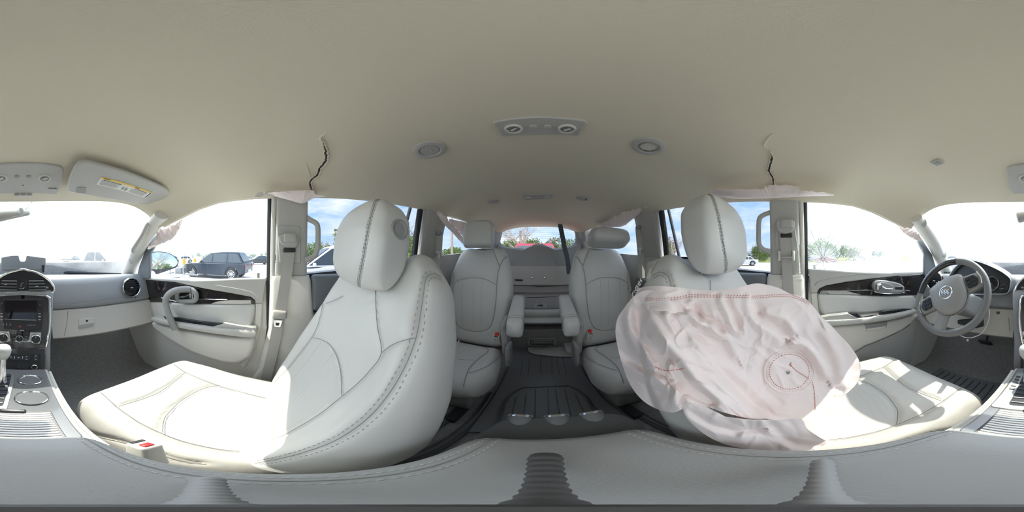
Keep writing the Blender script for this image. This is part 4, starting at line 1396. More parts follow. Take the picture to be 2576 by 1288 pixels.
# ------------------------------------------------------------------ front seats (modelled on the passenger side, mirrored for the driver)
X0 = .40
rc = math.radians(24)
AT, AD = V(0, -math.sin(rc), math.cos(rc)), V(0, math.cos(rc), math.sin(rc))
HP = V(X0, .035, -.60)
back_mb = MB().loft(pad(HP - AD * .075, V(1, 0, 0), AT, AD,
    lambda t: interp([(0, .235), (.12, .25), (.35, .258), (.6, .252), (.8, .236), (.93, .215), (1, .20)], t),
    lambda s: 0.0, lambda s: .618 + .070 * bump(abs(s), .60, .30) - .005 * bump(s, 0, .3),
    lambda t: interp([(0, .065), (.2, .075), (.5, .075), (.8, .068), (1, .055)], t),
    lambda t: interp([(0, .07), (.3, .085), (.7, .075), (1, .05)], t),
    lambda s, t: .050 * bump(abs(s), .88, .20) * interp([(0, 1.0), (.15, 1.15), (.45, 1.1), (.7, .7), (.85, .5), (1, .4)], t) - .012 * bump(s, 0, .5) * bump(t, .35, .35) + .010 * bump(s, 0, .5) * bump(t, .2, .12),
    nt=90, na=130, e=.62, endr=.07))
back_bvh = bvh_of(back_mb.v, back_mb.f)
B = {}
B['arch'] = seamline(back_bvh, [(783, 850), (797, 851), (811, 856), (825, 864), (837, 879), (848, 900), (856, 930), (859, 965), (859, 990), (862, 997)])
B['outer'] = seamline(back_bvh, [(818, 728), (812, 763), (804, 801), (796, 825), (783, 850), (750, 893), (719, 931), (690, 962)])
B['inner'] = seamline(back_bvh, [(944, 712), (945, 760), (949, 820), (959, 888), (930, 932), (900, 964), (861, 996), (800, 1044), (722, 1090), (680, 1108)])
B['cross'] = seamline(back_bvh, [(959, 888), (985, 868), (1015, 856), (1046, 850)])
B['shoulder'] = seamline(back_bvh, [(862, 744), (845, 753), (818, 764)])
B['main'] = seamline(back_bvh, [(1114, 700), (1098, 690), (1083, 690), (1071, 704), (1066, 730), (1062, 760), (1056, 800), (1046, 850), (1025, 908), (995, 965), (965, 1008), (930, 1047), (885, 1083), (828, 1115), (740, 1145), (640, 1166), (575, 1176)])
for k in range(3):
    B['rib%d' % k] = seamline(back_bvh, [[(772, 868), (730, 920), (700, 958)], [(806, 862), (760, 925), (712, 980)], [(838, 888), (790, 950), (735, 1010)]][k])
groove(back_mb, [B[k] for k in ('arch', 'outer', 'inner', 'cross', 'shoulder', 'main')], .006, .008)
groove(back_mb, [B['rib0'], B['rib1'], B['rib2']], .0015, .004)
back_bvh = bvh_of(back_mb.v, back_mb.f)

CO = V(X0, .06, -.66)
tl = math.radians(5)
CAT, CAD = V(0, math.cos(tl), math.sin(tl)), V(0, -math.sin(tl), math.cos(tl))
cush_mb = MB().loft(pad(CO, V(1, 0, 0), CAT, CAD,
    lambda t: interp([(0, .225), (.3, .25), (.7, .255), (.9, .245), (1, .225)], t),
    lambda s: -.10, lambda s: .44 - .030 * abs(s) ** 3,
    lambda t: interp([(0, .085), (.2, .09), (.6, .105), (.85, .112), (1, .09)], t),
    lambda t: .10,
    lambda s, t: .040 * bump(abs(s), .86, .18) * interp([(0, .9), (.6, 1.0), (.85, .6), (1, .3)], t) - .010 * bump(s, 0, .5) * bump(t, .4, .3),
    nt=80, na=120, e=.60, endr=.20))
cush_bvh = bvh_of(cush_mb.v, cush_mb.f)
Cs = {}
Cs['front'] = seamline(cush_bvh, [(466, 936), (439, 960), (398, 988), (356, 1005), (316, 1017), (295, 1024)])
Cs['arch'] = seamline(cush_bvh, [(551, 970), (525, 974), (495, 985), (453, 1010), (425, 1038), (414, 1052), (410, 1070), (409, 1091)])
Cs['outer'] = seamline(cush_bvh, [(417, 904), (440, 918), (466, 936), (510, 955), (551, 970), (610, 987), (671, 1002)])
Cs['inner'] = seamline(cush_bvh, [(220, 960), (252, 985), (295, 1024), (325, 1046), (356, 1066), (409, 1091), (450, 1107), (495, 1119), (550, 1130), (604, 1136)])
Cs['side'] = seamline(cush_bvh, [(186, 1010), (193, 1041), (205, 1065), (221, 1086), (260, 1099), (300, 1108), (370, 1131), (440, 1156), (515, 1167)])
Cs['roll'] = seamline(cush_bvh, [(235, 958), (262, 985), (290, 1002), (310, 1016)])
groove(cush_mb, [Cs[k] for k in ('front', 'arch', 'outer', 'inner', 'side')], .009, .008)
cush_bvh = bvh_of(cush_mb.v, cush_mb.f)

# headrest: upright cushion with a seam around its inboard face
HO = V(.398, -.205, .035)
ht = math.radians(8)
HAT, HAD = V(0, -math.sin(ht), math.cos(ht)), V(0, math.cos(ht), math.sin(ht))
def head_mb():
    m = MB().loft(pad(HO, V(1, 0, 0), HAT, HAD,
        lambda t: interp([(0, .122), (.25, .134), (.5, .136), (.75, .126), (.9, .108), (1, .085)], t),
        lambda s: -.116 + .012 * abs(s) ** 2, lambda s: .108 - .014 * abs(s) ** 3,
        lambda t: interp([(0, .040), (.3, .050), (.6, .053), (1, .040)], t),
        lambda t: interp([(0, .035), (.4, .052), (.7, .055), (1, .045)], t),
        lambda s, t: -.006 * abs(s) ** 2, nt=48, na=72, e=.40, endr=.26))
    return m
hd_mb = head_mb()
hd_bvh = bvh_of(hd_mb.v, hd_mb.f)
H_s = seamline(hd_bvh, [(955, 500), (945, 507), (934, 540), (925, 580), (915, 640), (905, 690), (902, 715), (908, 732)], step=.004)
groove(hd_mb, [H_s], .003, .004)
hd_bvh = bvh_of(hd_mb.v, hd_mb.f)
_hh = hd_bvh.ray_cast(CAM, dirv(1004, 577))
H_btn = _hh[0] if _hh[0] is not None else V(.263, -.22, .06)
H_n = _hh[1] if _hh[0] is not None else V(-1, 0, 0)
if H_n.dot(CAM - H_btn) < 0: H_n = -H_n

def shifted(mb, d):
    k = MB(); k.v = [v + d for v in mb.v]; k.f = list(mb.f); return k
def mirr(pts, S):
    return [V(p.x * S, p.y, p.z) for p in pts]

def topx(p):
    d = (p - CAM)
    th = math.atan2(-d.x, -d.y)
    return (C0 + th / (2 * PI) * 2576, 644 - math.asin(d.z / d.length) / PI * 1288)
def inside(px, poly):
    x, y = px; c = False
    for (ax, ay), (bx, by) in zip(poly, poly[1:] + poly[:1]):
        if (ay > y) != (by > y) and x < (bx - ax) * (y - ay) / (by - ay) + ax:
            c = not c
    return c
def faces_in(mb, bvh, poly):
    out = set()
    for i, f in enumerate(mb.f):
        if len(f) != 4: continue
        c = (mb.v[f[0]] + mb.v[f[1]] + mb.v[f[2]] + mb.v[f[3]]) / 4
        if inside(topx(c), poly):
            h = bvh.ray_cast(CAM, (c - CAM).normalized())
            if h[0] is not None and (h[0] - c).length < .02:
                out.add(i)
    return out
PERF_B = faces_in(back_mb, back_bvh, [(783, 851), (797, 852), (811, 857), (825, 865), (837, 880), (848, 901), (855, 930), (858, 965), (858, 992), (800, 1042), (722, 1088), (660, 1108), (640, 1040), (690, 962), (719, 931), (750, 893)])
PERF_C = faces_in(cush_mb, cush_bvh, [(551, 971), (525, 976), (495, 987), (453, 1012), (427, 1040), (415, 1054), (412, 1070), (411, 1090), (450, 1105), (495, 1117), (550, 1128), (604, 1134), (680, 1120), (700, 1010), (671, 1004), (610, 989)])

def front_seat(S, label, dz):
    F = (lambda mb: mb) if S > 0 else mirror_mb
    st = thing('front_seat', label, 'car seat', V(S * X0, .15, -.87), group='front seats')
    cu = F(cush_mb).build('cushion', 'leather_mottled', st, smooth=80)
    bk = F(back_mb).build('backrest', 'leather', st, smooth=80)
    for ob, fset in ((bk, PERF_B), (cu, PERF_C)):
        ob.data.materials.append(MAT['leather_perf'])
        for fi in fset:
            ob.data.polygons[fi].material_index = 1
    hd = F(shifted(hd_mb, V(0, 0, dz))).build('headrest', 'leather', st, smooth=80)
    for key in ('front', 'arch', 'outer', 'inner', 'side'):
        if len(Cs[key]) > 2: F(MB().tube(Cs[key], .0009, 5)).build('seam', 'seam_dark', cu)
    for key in ('arch', 'outer', 'inner', 'cross', 'shoulder', 'main'):
        if len(B[key]) > 2: F(MB().tube(B[key], .0009, 5)).build('seam', 'seam', bk)
    for k in range(3):
        if len(B['rib%d' % k]) > 2: F(MB().tube(B['rib%d' % k], .0006, 4)).build('rib_seam', 'thread', bk)
    F(stitches(back_bvh, B['main'], (-.007, .007))).build('stitching', 'thread_dark', bk)['kind'] = 'stuff'
    F(stitches(cush_bvh, Cs['side'], (-.006, .006))).build('stitching', 'thread_dark', cu)['kind'] = 'stuff'
    F(shifted(MB().tube(H_s, .0010, 5), V(0, 0, dz))).build('seam', 'seam', hd)
    F(shifted(stitches(hd_bvh, H_s, (-.005, .005)), V(0, 0, dz))).build('stitching', 'thread_dark', hd)['kind'] = 'stuff'
    if S > 0:
        ax = (H_n + (CAM - H_btn).normalized() * .3).normalized()
        c = H_btn + V(0, 0, dz) + ax * .0015
        bt = MB().lathe([(.0195, -.004), (.0195, .0015), (.0165, .003), (.0120, .0005)], c, ax, 28, caps=False, squash=(1.1, 1)).build('release_button', 'trim_mid', hd)
        MB().lathe([(0, .0012), (.0120, .0012), (.0124, -.002)], c, ax, 24, caps=False, squash=(1.1, 1)).build('button_face', 'trim_mid', bt)
    for ox in (-.045, .045):
        MB().tube([V(S * (X0 + ox), -.262, -.12), V(S * (X0 + ox), -.225, .0 + dz)], .006, 8).build('headrest_post', 'satin', st)
    # seat base and rails
    MB().rbox(V(S * X0, .18, -.80), (.42, .42, .10), .02).build('base', 'trim_grey', st)
    for ox in (-.19, .19):
        MB().box(V(S * (X0 + ox), .16, -.855), (.035, .56, .03)).build('rail', 'black_plastic', st)
    # outer side valance and recliner cover
    MB().rbox(V(S * (X0 + .245), .12, -.70), (.04, .40, .12), .018).build('side_valance', 'trim_light', st)
    return st
seat_p = front_seat(1, 'empty pale grey leather passenger seat in full sun beside the console', 0.0)
seat_d = front_seat(-1, 'pale grey leather driver seat with a burst airbag against it', .03)
# child anchor bracket and torn cover on the driver's seat shoulder
hb2 = bvh_of([V(-v.x, v.y, v.z) for v in back_mb.v], [tuple(reversed(f)) for f in back_mb.f])
fl = seamline(hb2, [(1648, 655), (1640, 672), (1634, 690), (1630, 703)])
if len(fl) > 2:
    MB().tube([p + (CAM - p).normalized() * .004 for p in fl], .0055, 8).build('torn_piping', 'leather_darker', seat_d)

# seat belt buckle between passenger seat and console
def buckle(loc, mt, label, S=1, big=1.0, rot=None):
    t = thing('seat_belt_buckle', label, 'buckle', loc, group='seat belt buckles')
    R = rot if rot is not None else Matrix.Identity(3)
    b_ = MB().rbox(Vector(loc) + R @ V(0, 0, .0), (.030 * big, .036 * big, .085 * big), .006, R).build('housing', 'trim_light', t)
    MB().rbox(Vector(loc) + R @ V(0, -.005 * big, .0425 * big), ((.022 if big > 1 else .015) * big, (.022 if big > 1 else .012) * big, .006), .002, R).build('release_button', mt, t)
    MB().box(Vector(loc) + R @ V(0, .012 * big, .0432 * big), (.02 * big, .006 * big, .002), R).build('slot', 'ink', t)
    return t
buckle(V(.138, .125, -.455), 'red', 'sunlit seat belt buckle with red button between passenger seat and armrest', rot=Matrix.Rotation(math.radians(-18), 3, 'X') @ Matrix.Rotation(math.radians(12), 3, 'Y'))

# ------------------------------------------------------------------ second row captain's chairs (modelled on the passenger side)
X2 = .455
r2 = math.radians(15)
AT2, AD2 = V(0, -math.sin(r2), math.cos(r2)), V(0, math.cos(r2), math.sin(r2))
b2 = MB().loft(pad(V(X2, -.99, -.66) - AD2 * .07, V(1, 0, 0), AT2, AD2,
    lambda t: interp([(0, .19), (.15, .225), (.45, .255), (.7, .25), (.85, .22), (.95, .195), (1, .18)], t),
    lambda s: 0.0, lambda s: .745 + .02 * bump(abs(s), .6, .3),
    lambda t: interp([(0, .065), (.3, .075), (.7, .07), (1, .055)], t), lambda t: .075,
    lambda s, t: .035 * bump(abs(s), .9, .2) * interp([(0, .4), (.3, 1), (.7, .8), (1, .2)], t) - .01 * bump(s, 0, .5) * bump(t, .4, .4),
    nt=64, na=96, e=.6))
b2_bvh = bvh_of(b2.v, b2.f)
S2 = {}
z2 = ZP(1080, 500, 3.2207)
S2['arch'] = seamline(b2_bvh, z2([(192, 690), (250, 655), (340, 640), (430, 645), (490, 668), (545, 698)]))
S2['outl'] = seamline(b2_bvh, z2([(275, 390), (240, 450), (188, 552), (195, 620), (192, 690), (185, 800), (200, 930), (230, 1020), (290, 1060), (380, 1075), (460, 1062), (500, 1020), (525, 930), (540, 800), (545, 698), (555, 600), (567, 550), (530, 450), (505, 395)]))
S2['bl'] = seamline(b2_bvh, z2([(188, 552), (165, 500), (150, 480)]))
S2['br'] = seamline(b2_bvh, z2([(567, 550), (600, 490), (640, 455)]))
for k, xx in enumerate((268, 360, 425)):
    S2['rib%d' % k] = seamline(b2_bvh, z2([(xx, 665), (xx - 6, 800), (xx - 3, 950), (xx, 1040)]))
groove(b2, [S2[k] for k in ('arch', 'outl', 'bl', 'br')], .006, .009)
b2_bvh = bvh_of(b2.v, b2.f)
c2 = MB().loft(pad(V(X2, -.98, -.70), V(1, 0, 0), V(0, .995, .06), V(0, -.06, .995),
    lambda t: interp([(0, .20), (.3, .235), (.7, .25), (1, .225)], t),
    lambda s: -.03, lambda s: .47 - .03 * abs(s) ** 3,
    lambda t: interp([(0, .07), (.6, .085), (1, .08)], t), lambda t: .08,
    lambda s, t: .03 * bump(abs(s), .85, .2) * interp([(0, .6), (.6, 1), (1, .4)], t), nt=56, na=88, e=.6, endr=.22))
c2_bvh = bvh_of(c2.v, c2.f)
zc2 = ZP(1080, 820, 3.389)
S2['c1'] = seamline(c2_bvh, zc2([(300, 140), (420, 160), (495, 195), (490, 225), (430, 270), (340, 360), (300, 470), (290, 520)]))
S2['c2'] = seamline(c2_bvh, zc2([(690, 190), (600, 270), (500, 340), (400, 380), (330, 400)]))
S2['c3'] = seamline(c2_bvh, zc2([(250, 285), (330, 290), (390, 290)]))
groove(c2, [S2['c1'], S2['c2']], .005, .009)
def rear_seat(S, label):
    F = (lambda mb: mb) if S > 0 else mirror_mb
    st = thing('captain_chair', label, 'car seat', V(S * X2, -.85, -.87), group='second row captain chairs')
    bk = F(b2).build('backrest', 'leather', st, smooth=80)
    cu = F(c2).build('cushion', 'leather', st, smooth=80)
    for k in ('arch', 'outl', 'bl', 'br'):
        if len(S2[k]) > 2: F(MB().tube(S2[k], .0017, 5)).build('seam', 'seam', bk)
    for k in range(3):
        if len(S2['rib%d' % k]) > 2: F(MB().tube(S2['rib%d' % k], .0008, 4)).build('rib_seam', 'seam', bk)
    for k in ('c1', 'c2', 'c3'):
        if len(S2[k]) > 2: F(MB().tube(S2[k], .0015, 5)).build('seam', 'seam', cu)
    MB().rbox(V(S * X2, -.76, -.80), (.36, .40, .12), .02).build('base', 'trim_mid', st)
    for ox in (-.15, .15):
        MB().box(V(S * (X2 + ox), -.74, -.858), (.04, .56, .03)).build('rail', 'black_plastic', st)
    # inboard folding armrest
    a, b_ = V(S * .150, -1.08, -.30), V(S * .132, -.73, -.365)
    ax = (b_ - a).normalized()
    loops = []
    for f, w, h in ((-.02, .028, .026), (.02, .038, .036), (.25, .040, .042), (.6, .040, .046), (.85, .041, .048), (.97, .038, .044), (1.02, .028, .030)):
        c = a.lerp(b_, f)
        loops.append(rpoly([c + V(-w, 0, -h), c + V(w, 0, -h), c + V(w, 0, h), c + V(-w, 0, h)], .022, 5))
    arm_ = MB().loft(loops).build('armrest', 'leather', st, smooth=70)
    fr = [b_.lerp(a, .12) + V(x, 0, z) for x, z in ((-.041, -.02), (-.041, .03), (-.028, .047), (.028, .047), (.041, .03), (.041, -.02))]
    for q in (0, .02):
        MB().tube(spl([p + V(0, -q, q * .15) for p in fr], 4), .0012, 5).build('stitching', 'seam', arm_)
    # recliner covers
    MB().rbox(V(S * .215, -.96, -.52), (.035, .13, .26), .016, Matrix.Rotation(math.radians(-12), 3, 'X')).build('recliner_cover', 'trim_grey', st)
    MB().rbox(V(S * .185, -.89, -.62), (.03, .10, .16), .014).build('hinge_cover', 'trim_mid', st)
    return st
cap_p = rear_seat(1, 'second row captain chair on the passenger side, headrest upright')
cap_d = rear_seat(-1, 'second row captain chair on the driver side, headrest tipped forward')
def headrest2(S, O, tilt, w, h0, h1, d, e_=.36, er=.18):
    t = math.radians(tilt)
    at, ad = V(0, -math.sin(t), math.cos(t)), V(0, math.cos(t), math.sin(t))
    return MB().loft(pad(O, V(1, 0, 0), at, ad, lambda q: w * interp([(0, .95), (.4, 1), (.8, .97), (1, .85)], q), lambda s: h0, lambda s: h1 - .01 * abs(s) ** 3,
        lambda q: d, lambda q: d * .9, lambda s, q: 0, nt=36, na=56, e=e_, endr=er))
h = headrest2(1, V(.465, -1.165, .165), 8, .118, -.105, .112, .055).build('headrest', 'leather', cap_p, smooth=80)
h = headrest2(-1, V(-.49, -1.10, .135), -62, .160, -.088, .088, .066, .52, .34).build('headrest', 'leather_darker', cap_d, smooth=80)
MB().tube([V(-.40, -1.17, .10), V(-.41, -1.14, .13)], .008, 8).build('headrest_post', 'satin', cap_d)
p = V(.205, -.905, -.615)
b_ = buckle(onr(1252, 852, .955), 'red', 'red buttoned seat belt buckle beside the upright-headrest captain chair', big=1.15, rot=Matrix.Rotation(math.radians(-32), 3, 'X'))
b_ = buckle(onr(1481, 845, .955), 'red', 'red buttoned seat belt buckle beside the tipped-headrest captain chair', big=1.15, rot=Matrix.Rotation(math.radians(-32), 3, 'X'))

# ------------------------------------------------------------------ third row, folded flat
th = thing('third_row_seat', 'folded third row bench with carpeted back and pale leather front edge', 'car seat', V(0, -1.6, -.87))
loops = []
for (y, z, r_) in ((-1.40, -.60, .09), ):
    pass
for xw in (0,):
    prof = [(-1.95, -.58), (-1.40, -.565), (-1.345, -.58), (-1.33, -.60), (-1.345, -.622), (-1.40, -.63), (-1.95, -.64)]
    lo = [[V(x, y, z - .06 * (abs(x) / .5) ** 4 * 0) for y, z in prof] for x in np.linspace(-.52, .52, 20)]
    MB().loft([[V(x, y, z + .012 + .01 * math.cos(x * 5)) for y, z in prof] for x in np.linspace(-.60, .60, 30)]).build('seat_cushion', 'leather_darker', th, smooth=70, bevel=0)
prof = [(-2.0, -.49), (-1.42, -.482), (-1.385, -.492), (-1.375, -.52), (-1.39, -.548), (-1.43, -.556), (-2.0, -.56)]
MB().loft([[V(x, y, z) for y, z in prof] for x in np.linspace(-.60, .60, 20)]).build('seat_back_edge', 'leather_darker', th, smooth=70)
MB().box(V(0, -1.72, -.4835), (1.2, .60, .012), Matrix.Rotation(math.radians(.8), 3, 'X')).build('carpet_back', 'carpet_light', th)
z3 = ZP(1240, 660, 4.292)
lt = [onz(u, v, -.4735) for u, v in z3([(443, 447), (580, 445), (583, 485), (443, 488)])]
pl = MB().prism(rpoly(lt, .01, 3), (0, 0, -.005)).build('latch_plate', 'trim_mid', th)
for xx in (480, 542):
    MB().tube(spl([onz(u, v, -.466) for u, v in z3([(xx - 15, 452), (xx, 448), (xx + 4, 462), (xx - 2, 474)])], 4), .0035, 6).build('latch_loop', 'chrome', pl)
MB().rbox(onz(*z3([(511, 463)])[0], -.468), (.05, .03, .008), .004).build('latch_pull', 'black_plastic', pl)
MB().tube([onz(u, v, -.474) for u, v in z3([(362, 380), (690, 368)])], .003, 5).build('hinge_gap', 'ink', th)

cf = thing('cargo_floor', 'grey carpeted cargo floor panel in front of the tailgate', 'floor panel', V(0, -2.15, -.6), kind='structure')
MB().box(V(0, -2.16, -.462), (1.4, .31, .05), Matrix.Rotation(math.radians(-6), 3, 'X')).build('panel', 'carpet_light', cf)
MB().rbox(V(-.0, -2.24, -.43), (.10, .012, .006), .002).build('finger_slot', 'ink', cf)

ri = thing('third_row_riser', 'dark carpeted step below the folded bench with a slatted air vent', 'step', V(0, -1.33, -.87), kind='structure')
MB().prism([V(-.78, -1.33, -.88), V(.78, -1.33, -.88), V(.78, -1.35, -.68), V(.4, -1.34, -.655), (-.4, -1.34, -.655), V(-.78, -1.35, -.68)], (0, -.5, 0)).build('step_body', 'carpet_light', ri, bevel=.01)
vp = [ony(u, v, -1.325) for u, v in z3([(375, 830), (400, 812), (660, 812), (690, 830), (688, 885), (375, 885)])]
vt = MB().prism(rpoly(vp, .015, 3), (0, .015, 0)).build('vent_surround', 'trim_mid', ri, bevel=.003)
vp = [ony(u, v, -1.309) for u, v in z3([(403, 832), (658, 832), (655, 888), (405, 885)])]
MB().prism(vp, (0, .003, 0)).build('vent_opening', 'ink', vt)
for k in range(16):
    u = 415 + k * 15.6
    a, b_ = ony(*z3([(u, 838)])[0], -1.303), ony(*z3([(u, 880)])[0], -1.303)
    MB().box((a + b_) / 2, (.006, .008, abs(a.z - b_.z))).build('vent_slat', 'trim_mid', vt)
for v in (848, 866):
    a, b_ = ony(*z3([(440, v)])[0], -1.302), ony(*z3([(640, v)])[0], -1.302)
    MB().box((a + b_) / 2, (abs(a.x - b_.x), .006, .010)).build('vent_bar', 'trim_grey', vt)

# detached seat track cover lying on the floor, clips showing
tc_ = thing('track_cover', 'loose grey plastic seat track cover with brass clips on the floor', 'cover', onz(1390, 885, -.86))
tp = [onz(u, v, -.832) for u, v in z3([(372, 915), (560, 912), (790, 905), (800, 870), (880, 868), (890, 1010), (740, 1012), (560, 1000), (430, 980), (385, 955)])]
MB().prism(tp, (0, 0, -.012)).build('shell', 'trim_grey', tc_, bevel=.004)
MB().rbox(onz(*z3([(845, 925)])[0], -.822), (.10, .20, .05), .018).build('raised_end', 'trim_grey', tc_)
for X, Y in ((447, 950), (748, 946), (757, 982)):
    c = onz(*z3([(X, Y)])[0], -.828)
    MB().rbox(c, (.018, .018, .016), .003).build('clip', 'satin', tc_)
MB().rbox(onz(*z3([(560, 920)])[0], -.828), (.022, .03, .02), .004).build('tab', 'trim_mid', tc_)
# ================================================================== BURST SIDE AIRBAG AGAINST THE DRIVER'S SEAT
drv_v = [V(-v.x, v.y, v.z) for v in back_mb.v]
n0 = len(drv_v)
drv_v += [V(-v.x, v.y, v.z) for v in cush_mb.v]
drv_bvh = bvh_of(drv_v, [tuple(f) for f in back_mb.f] + [tuple(i + n0 for i in f) for f in cush_mb.f])

def seg_dist(px, line):
    """distance of pixel to polyline and signed side"""
    best, sd = 1e9, 0
    for (ax, ay), (bx, by) in zip(line, line[1:]):
        dx, dy = bx - ax, by - ay
        L2 = dx * dx + dy * dy
        t = max(0, min(1, ((px[0] - ax) * dx + (px[1] - ay) * dy) / L2))
        qx, qy = ax + dx * t, ay + dy * t
        d = math.hypot(px[0] - qx, px[1] - qy)
        if d < best:
            best = d
            sd = math.copysign(d, dx * (px[1] - ay) - dy * (px[0] - ax))
    return best, sd

def cloth_blob(outline, xdepth, folds, nf=46, na=220, thick=.12, amp=.010, clear=.012, seed=0.0, nscale=60.0, center=None):
    """Deflated bag: outline in pixels; xdepth(u,v) = lateral distance of its near face; lies in front of the driver's seat."""
    O = [V(u, v, 0) for u, v in outline]
    O = spl(O, 8, True)
    per = [0.0]
    for a, b_ in zip(O, O[1:] + O[:1]):
        per.append(per[-1] + (b_ - a).length)
    ring = []
    for k in range(na):
        s = per[-1] * k / na
        i = max(j for j in range(len(O)) if per[j] <= s)
        t = (s - per[i]) / max(1e-9, per[i + 1] - per[i])
        ring.append(O[i].lerp(O[(i + 1) % len(O)], t))
    c = V(*center, 0) if center else sum(ring, V(0, 0, 0)) / na
    front = np.zeros((nf + 1, na)); back = np.zeros((nf + 1, na)); PX = {}
    seat = np.zeros((nf + 1, na))
    for i in range(nf + 1):
        f = i / nf
        f = 1 - (1 - f) ** 1.5
        for j in range(na):
            q = c.lerp(ring[j], max(f, .004))
            PX[i, j] = (q.x, q.y)
            d = dirv(q.x, q.y)
            dist = (xdepth(q.x, q.y) - CX) / d.x
            h = drv_bvh.ray_cast(CAM, d)
            sdist = (h[0] - CAM).length if h[0] is not None else 9.0
            seat[i, j] = sdist
            front[i, j] = min(dist, sdist - clear - .02)
    for _ in range(6):      # relax
        g = front.copy()
        g[1:-1] = (front[:-2] + front[2:] + np.roll(front, 1, 1)[1:-1] + np.roll(front, -1, 1)[1:-1]) / 4
        g[-1] = (front[-2] + np.roll(front, 1, 1)[-1] + np.roll(front, -1, 1)[-1]) / 3
        g[0] = g[1].mean()
        front = np.minimum(g, seat - clear)
    vf, vb = [], []
    for i in range(nf + 1):
        f = 1 - (1 - i / nf) ** 1.5
        edge = (1 - f ** 5)
        for j in range(na):
            u, v = PX[i, j]
            d = dirv(u, v)
            fr = front[i, j]
            # broad soft folds plus sharp crumples
            a_ = Vector((u / nscale, v / nscale, seed))
            n1 = noise.noise(a_)
            w = Vector((noise.noise(a_ * .7 + V(9, 2, 5)), noise.noise(a_ * .7 + V(1, 7, 3)), 0)) * .9
            r1 = 1 - abs(noise.noise(Vector((u / 74 + v / 120, v / 52 - u / 90, seed + 3)) + w)) * 2
            r2 = 1 - abs(noise.noise(Vector((u / 38, v / 30, seed + 7)) + w * 1.5)) * 2
            dsp = amp * 1.3 * n1 + amp * 1.1 * max(0, r1) ** 3 + amp * .12 * max(0, r2) ** 4
            for line, A, wd in folds:
                dd, sd = seg_dist((u, v), line)
                if dd < wd * 4:
                    dsp += A * math.exp(-(dd / wd) ** 2) + (A * -.8) * math.exp(-((sd - wd * 1.9) / (wd * 1.3)) ** 2) * (1 if dd < wd * 3.6 else 0)
            fr = fr - dsp * (.35 + .65 * edge)
            fr = min(fr, seat[i, j] - .020)
            bk = min(fr + .012 + thick * (1 - f ** 3), seat[i, j] - .012)
            bk = max(bk, fr + .004)
            if i == nf:
                bk = fr + .002
            vf.append(CAM + d * fr); vb.append(CAM + d * bk)
    m = MB()
    fs = []
    for i in range(nf):
        for j in range(na):
            k = (j + 1) % na
            fs.append((i * na + j, i * na + k, (i + 1) * na + k, (i + 1) * na + j))
    m.add(vf, fs); nb = len(m.v)
    m.add(vb, fs)
    for j in range(na):
        k = (j + 1) % na
        m.f.append((nf * na + j, nf * na + k, nb + nf * na + k, nb + nf * na + j))
    return m

bag = thing('side_airbag', 'large crumpled pale pink side airbag slumped over the driver seat', 'airbag', V(-.25, -.02, -.55))
bag_out = [(1597, 742), (1603, 728), (1620, 722), (1650, 719), (1700, 722), (1750, 728), (1800, 730), (1850, 725), (1880, 717), (1905, 713), (1932, 717), (1960, 725), (1988, 739), (2012, 744), (2032, 756),
    (2050, 776), (2068, 798), (2090, 818), (2112, 842), (2140, 872), (2160, 904), (2165, 930), (2156, 963), (2132, 988), (2106, 1008), (2098, 1030), (2072, 1045), (2040, 1052), (1990, 1057), (1940, 1056), (1895, 1043),
    (1850, 1022), (1800, 985), (1750, 935), (1712, 885), (1692, 845), (1672, 815), (1645, 792), (1615, 772)]
lobe_out = [(1599, 742), (1640, 730), (1700, 760), (1750, 830), (1810, 920), (1880, 1000), (1935, 1046), (1890, 1053), (1830, 1040), (1780, 1024), (1745, 1016), (1715, 1030), (1690, 1038), (1650, 1028), (1612, 1003), (1583, 963), (1562, 906), (1549, 846), (1552, 806), (1568, 778)]
def bag_x(u, v):
    a = interp([(1548, .150), (1620, .160), (1720, .180), (1850, .235), (1980, .305), (2080, .35), (2165, .375)], u)
    return -(a - .035 * max(0, (v - 880)) / 170 + .03 * max(0, (830 - v)) / 110)
def lobe_x(u, v):
    return -(interp([(1548, .150), (1620, .165), (1720, .205), (1850, .27), (1950, .31)], u) - .03 * max(0, (v - 900)) / 150)
folds_b = [([(1560, 880), (1580, 905), (1620, 922), (1655, 935), (1690, 955), (1740, 990), (1790, 1015)], -0.0232, 11),
         ([(1600, 780), (1606, 820), (1630, 870), (1655, 905), (1670, 930)], -0.0174, 10),
         ([(1700, 930), (1722, 965), (1715, 1005)], -0.0232, 9),
         ([(1575, 800), (1580, 840), (1600, 880)], 0.0116, 9),
         ([(1640, 800), (1690, 880), (1760, 960), (1830, 1020)], 0.0145, 16)]
folds = [([(1730, 905), (1770, 945), (1830, 990), (1890, 1025)], 0.0174, 16),
         ([(1745, 860), (1800, 905), (1870, 955), (1920, 1010)], 0.0116, 18),
         ([(2000, 862), (2025, 872), (2050, 895), (2072, 930), (2078, 945)], 0.0188, 11),
         ([(1640, 770), (1700, 780), (1740, 775), (1760, 795)], -0.0145, 8),
         ([(1690, 800), (1715, 840), (1722, 870)], -0.0145, 8),
         ([(1750, 770), (1765, 800), (1800, 805), (1815, 830)], -0.0145, 8),
         ([(1830, 755), (1845, 785), (1858, 820)], -0.0130, 8),
         ([(1790, 830), (1830, 850), (1850, 890)], 0.0101, 12),
         ([(1900, 765), (1920, 800), (1985, 850)], -0.0116, 10),
         ([(1930, 790), (1975, 800), (1995, 830)], 0.0087, 10),
         ([(1930, 880), (1915, 930), (1925, 985), (1960, 1010)], -0.0087, 10),
         ([(2080, 840), (2110, 900), (2120, 960)], 0.0101, 14)]
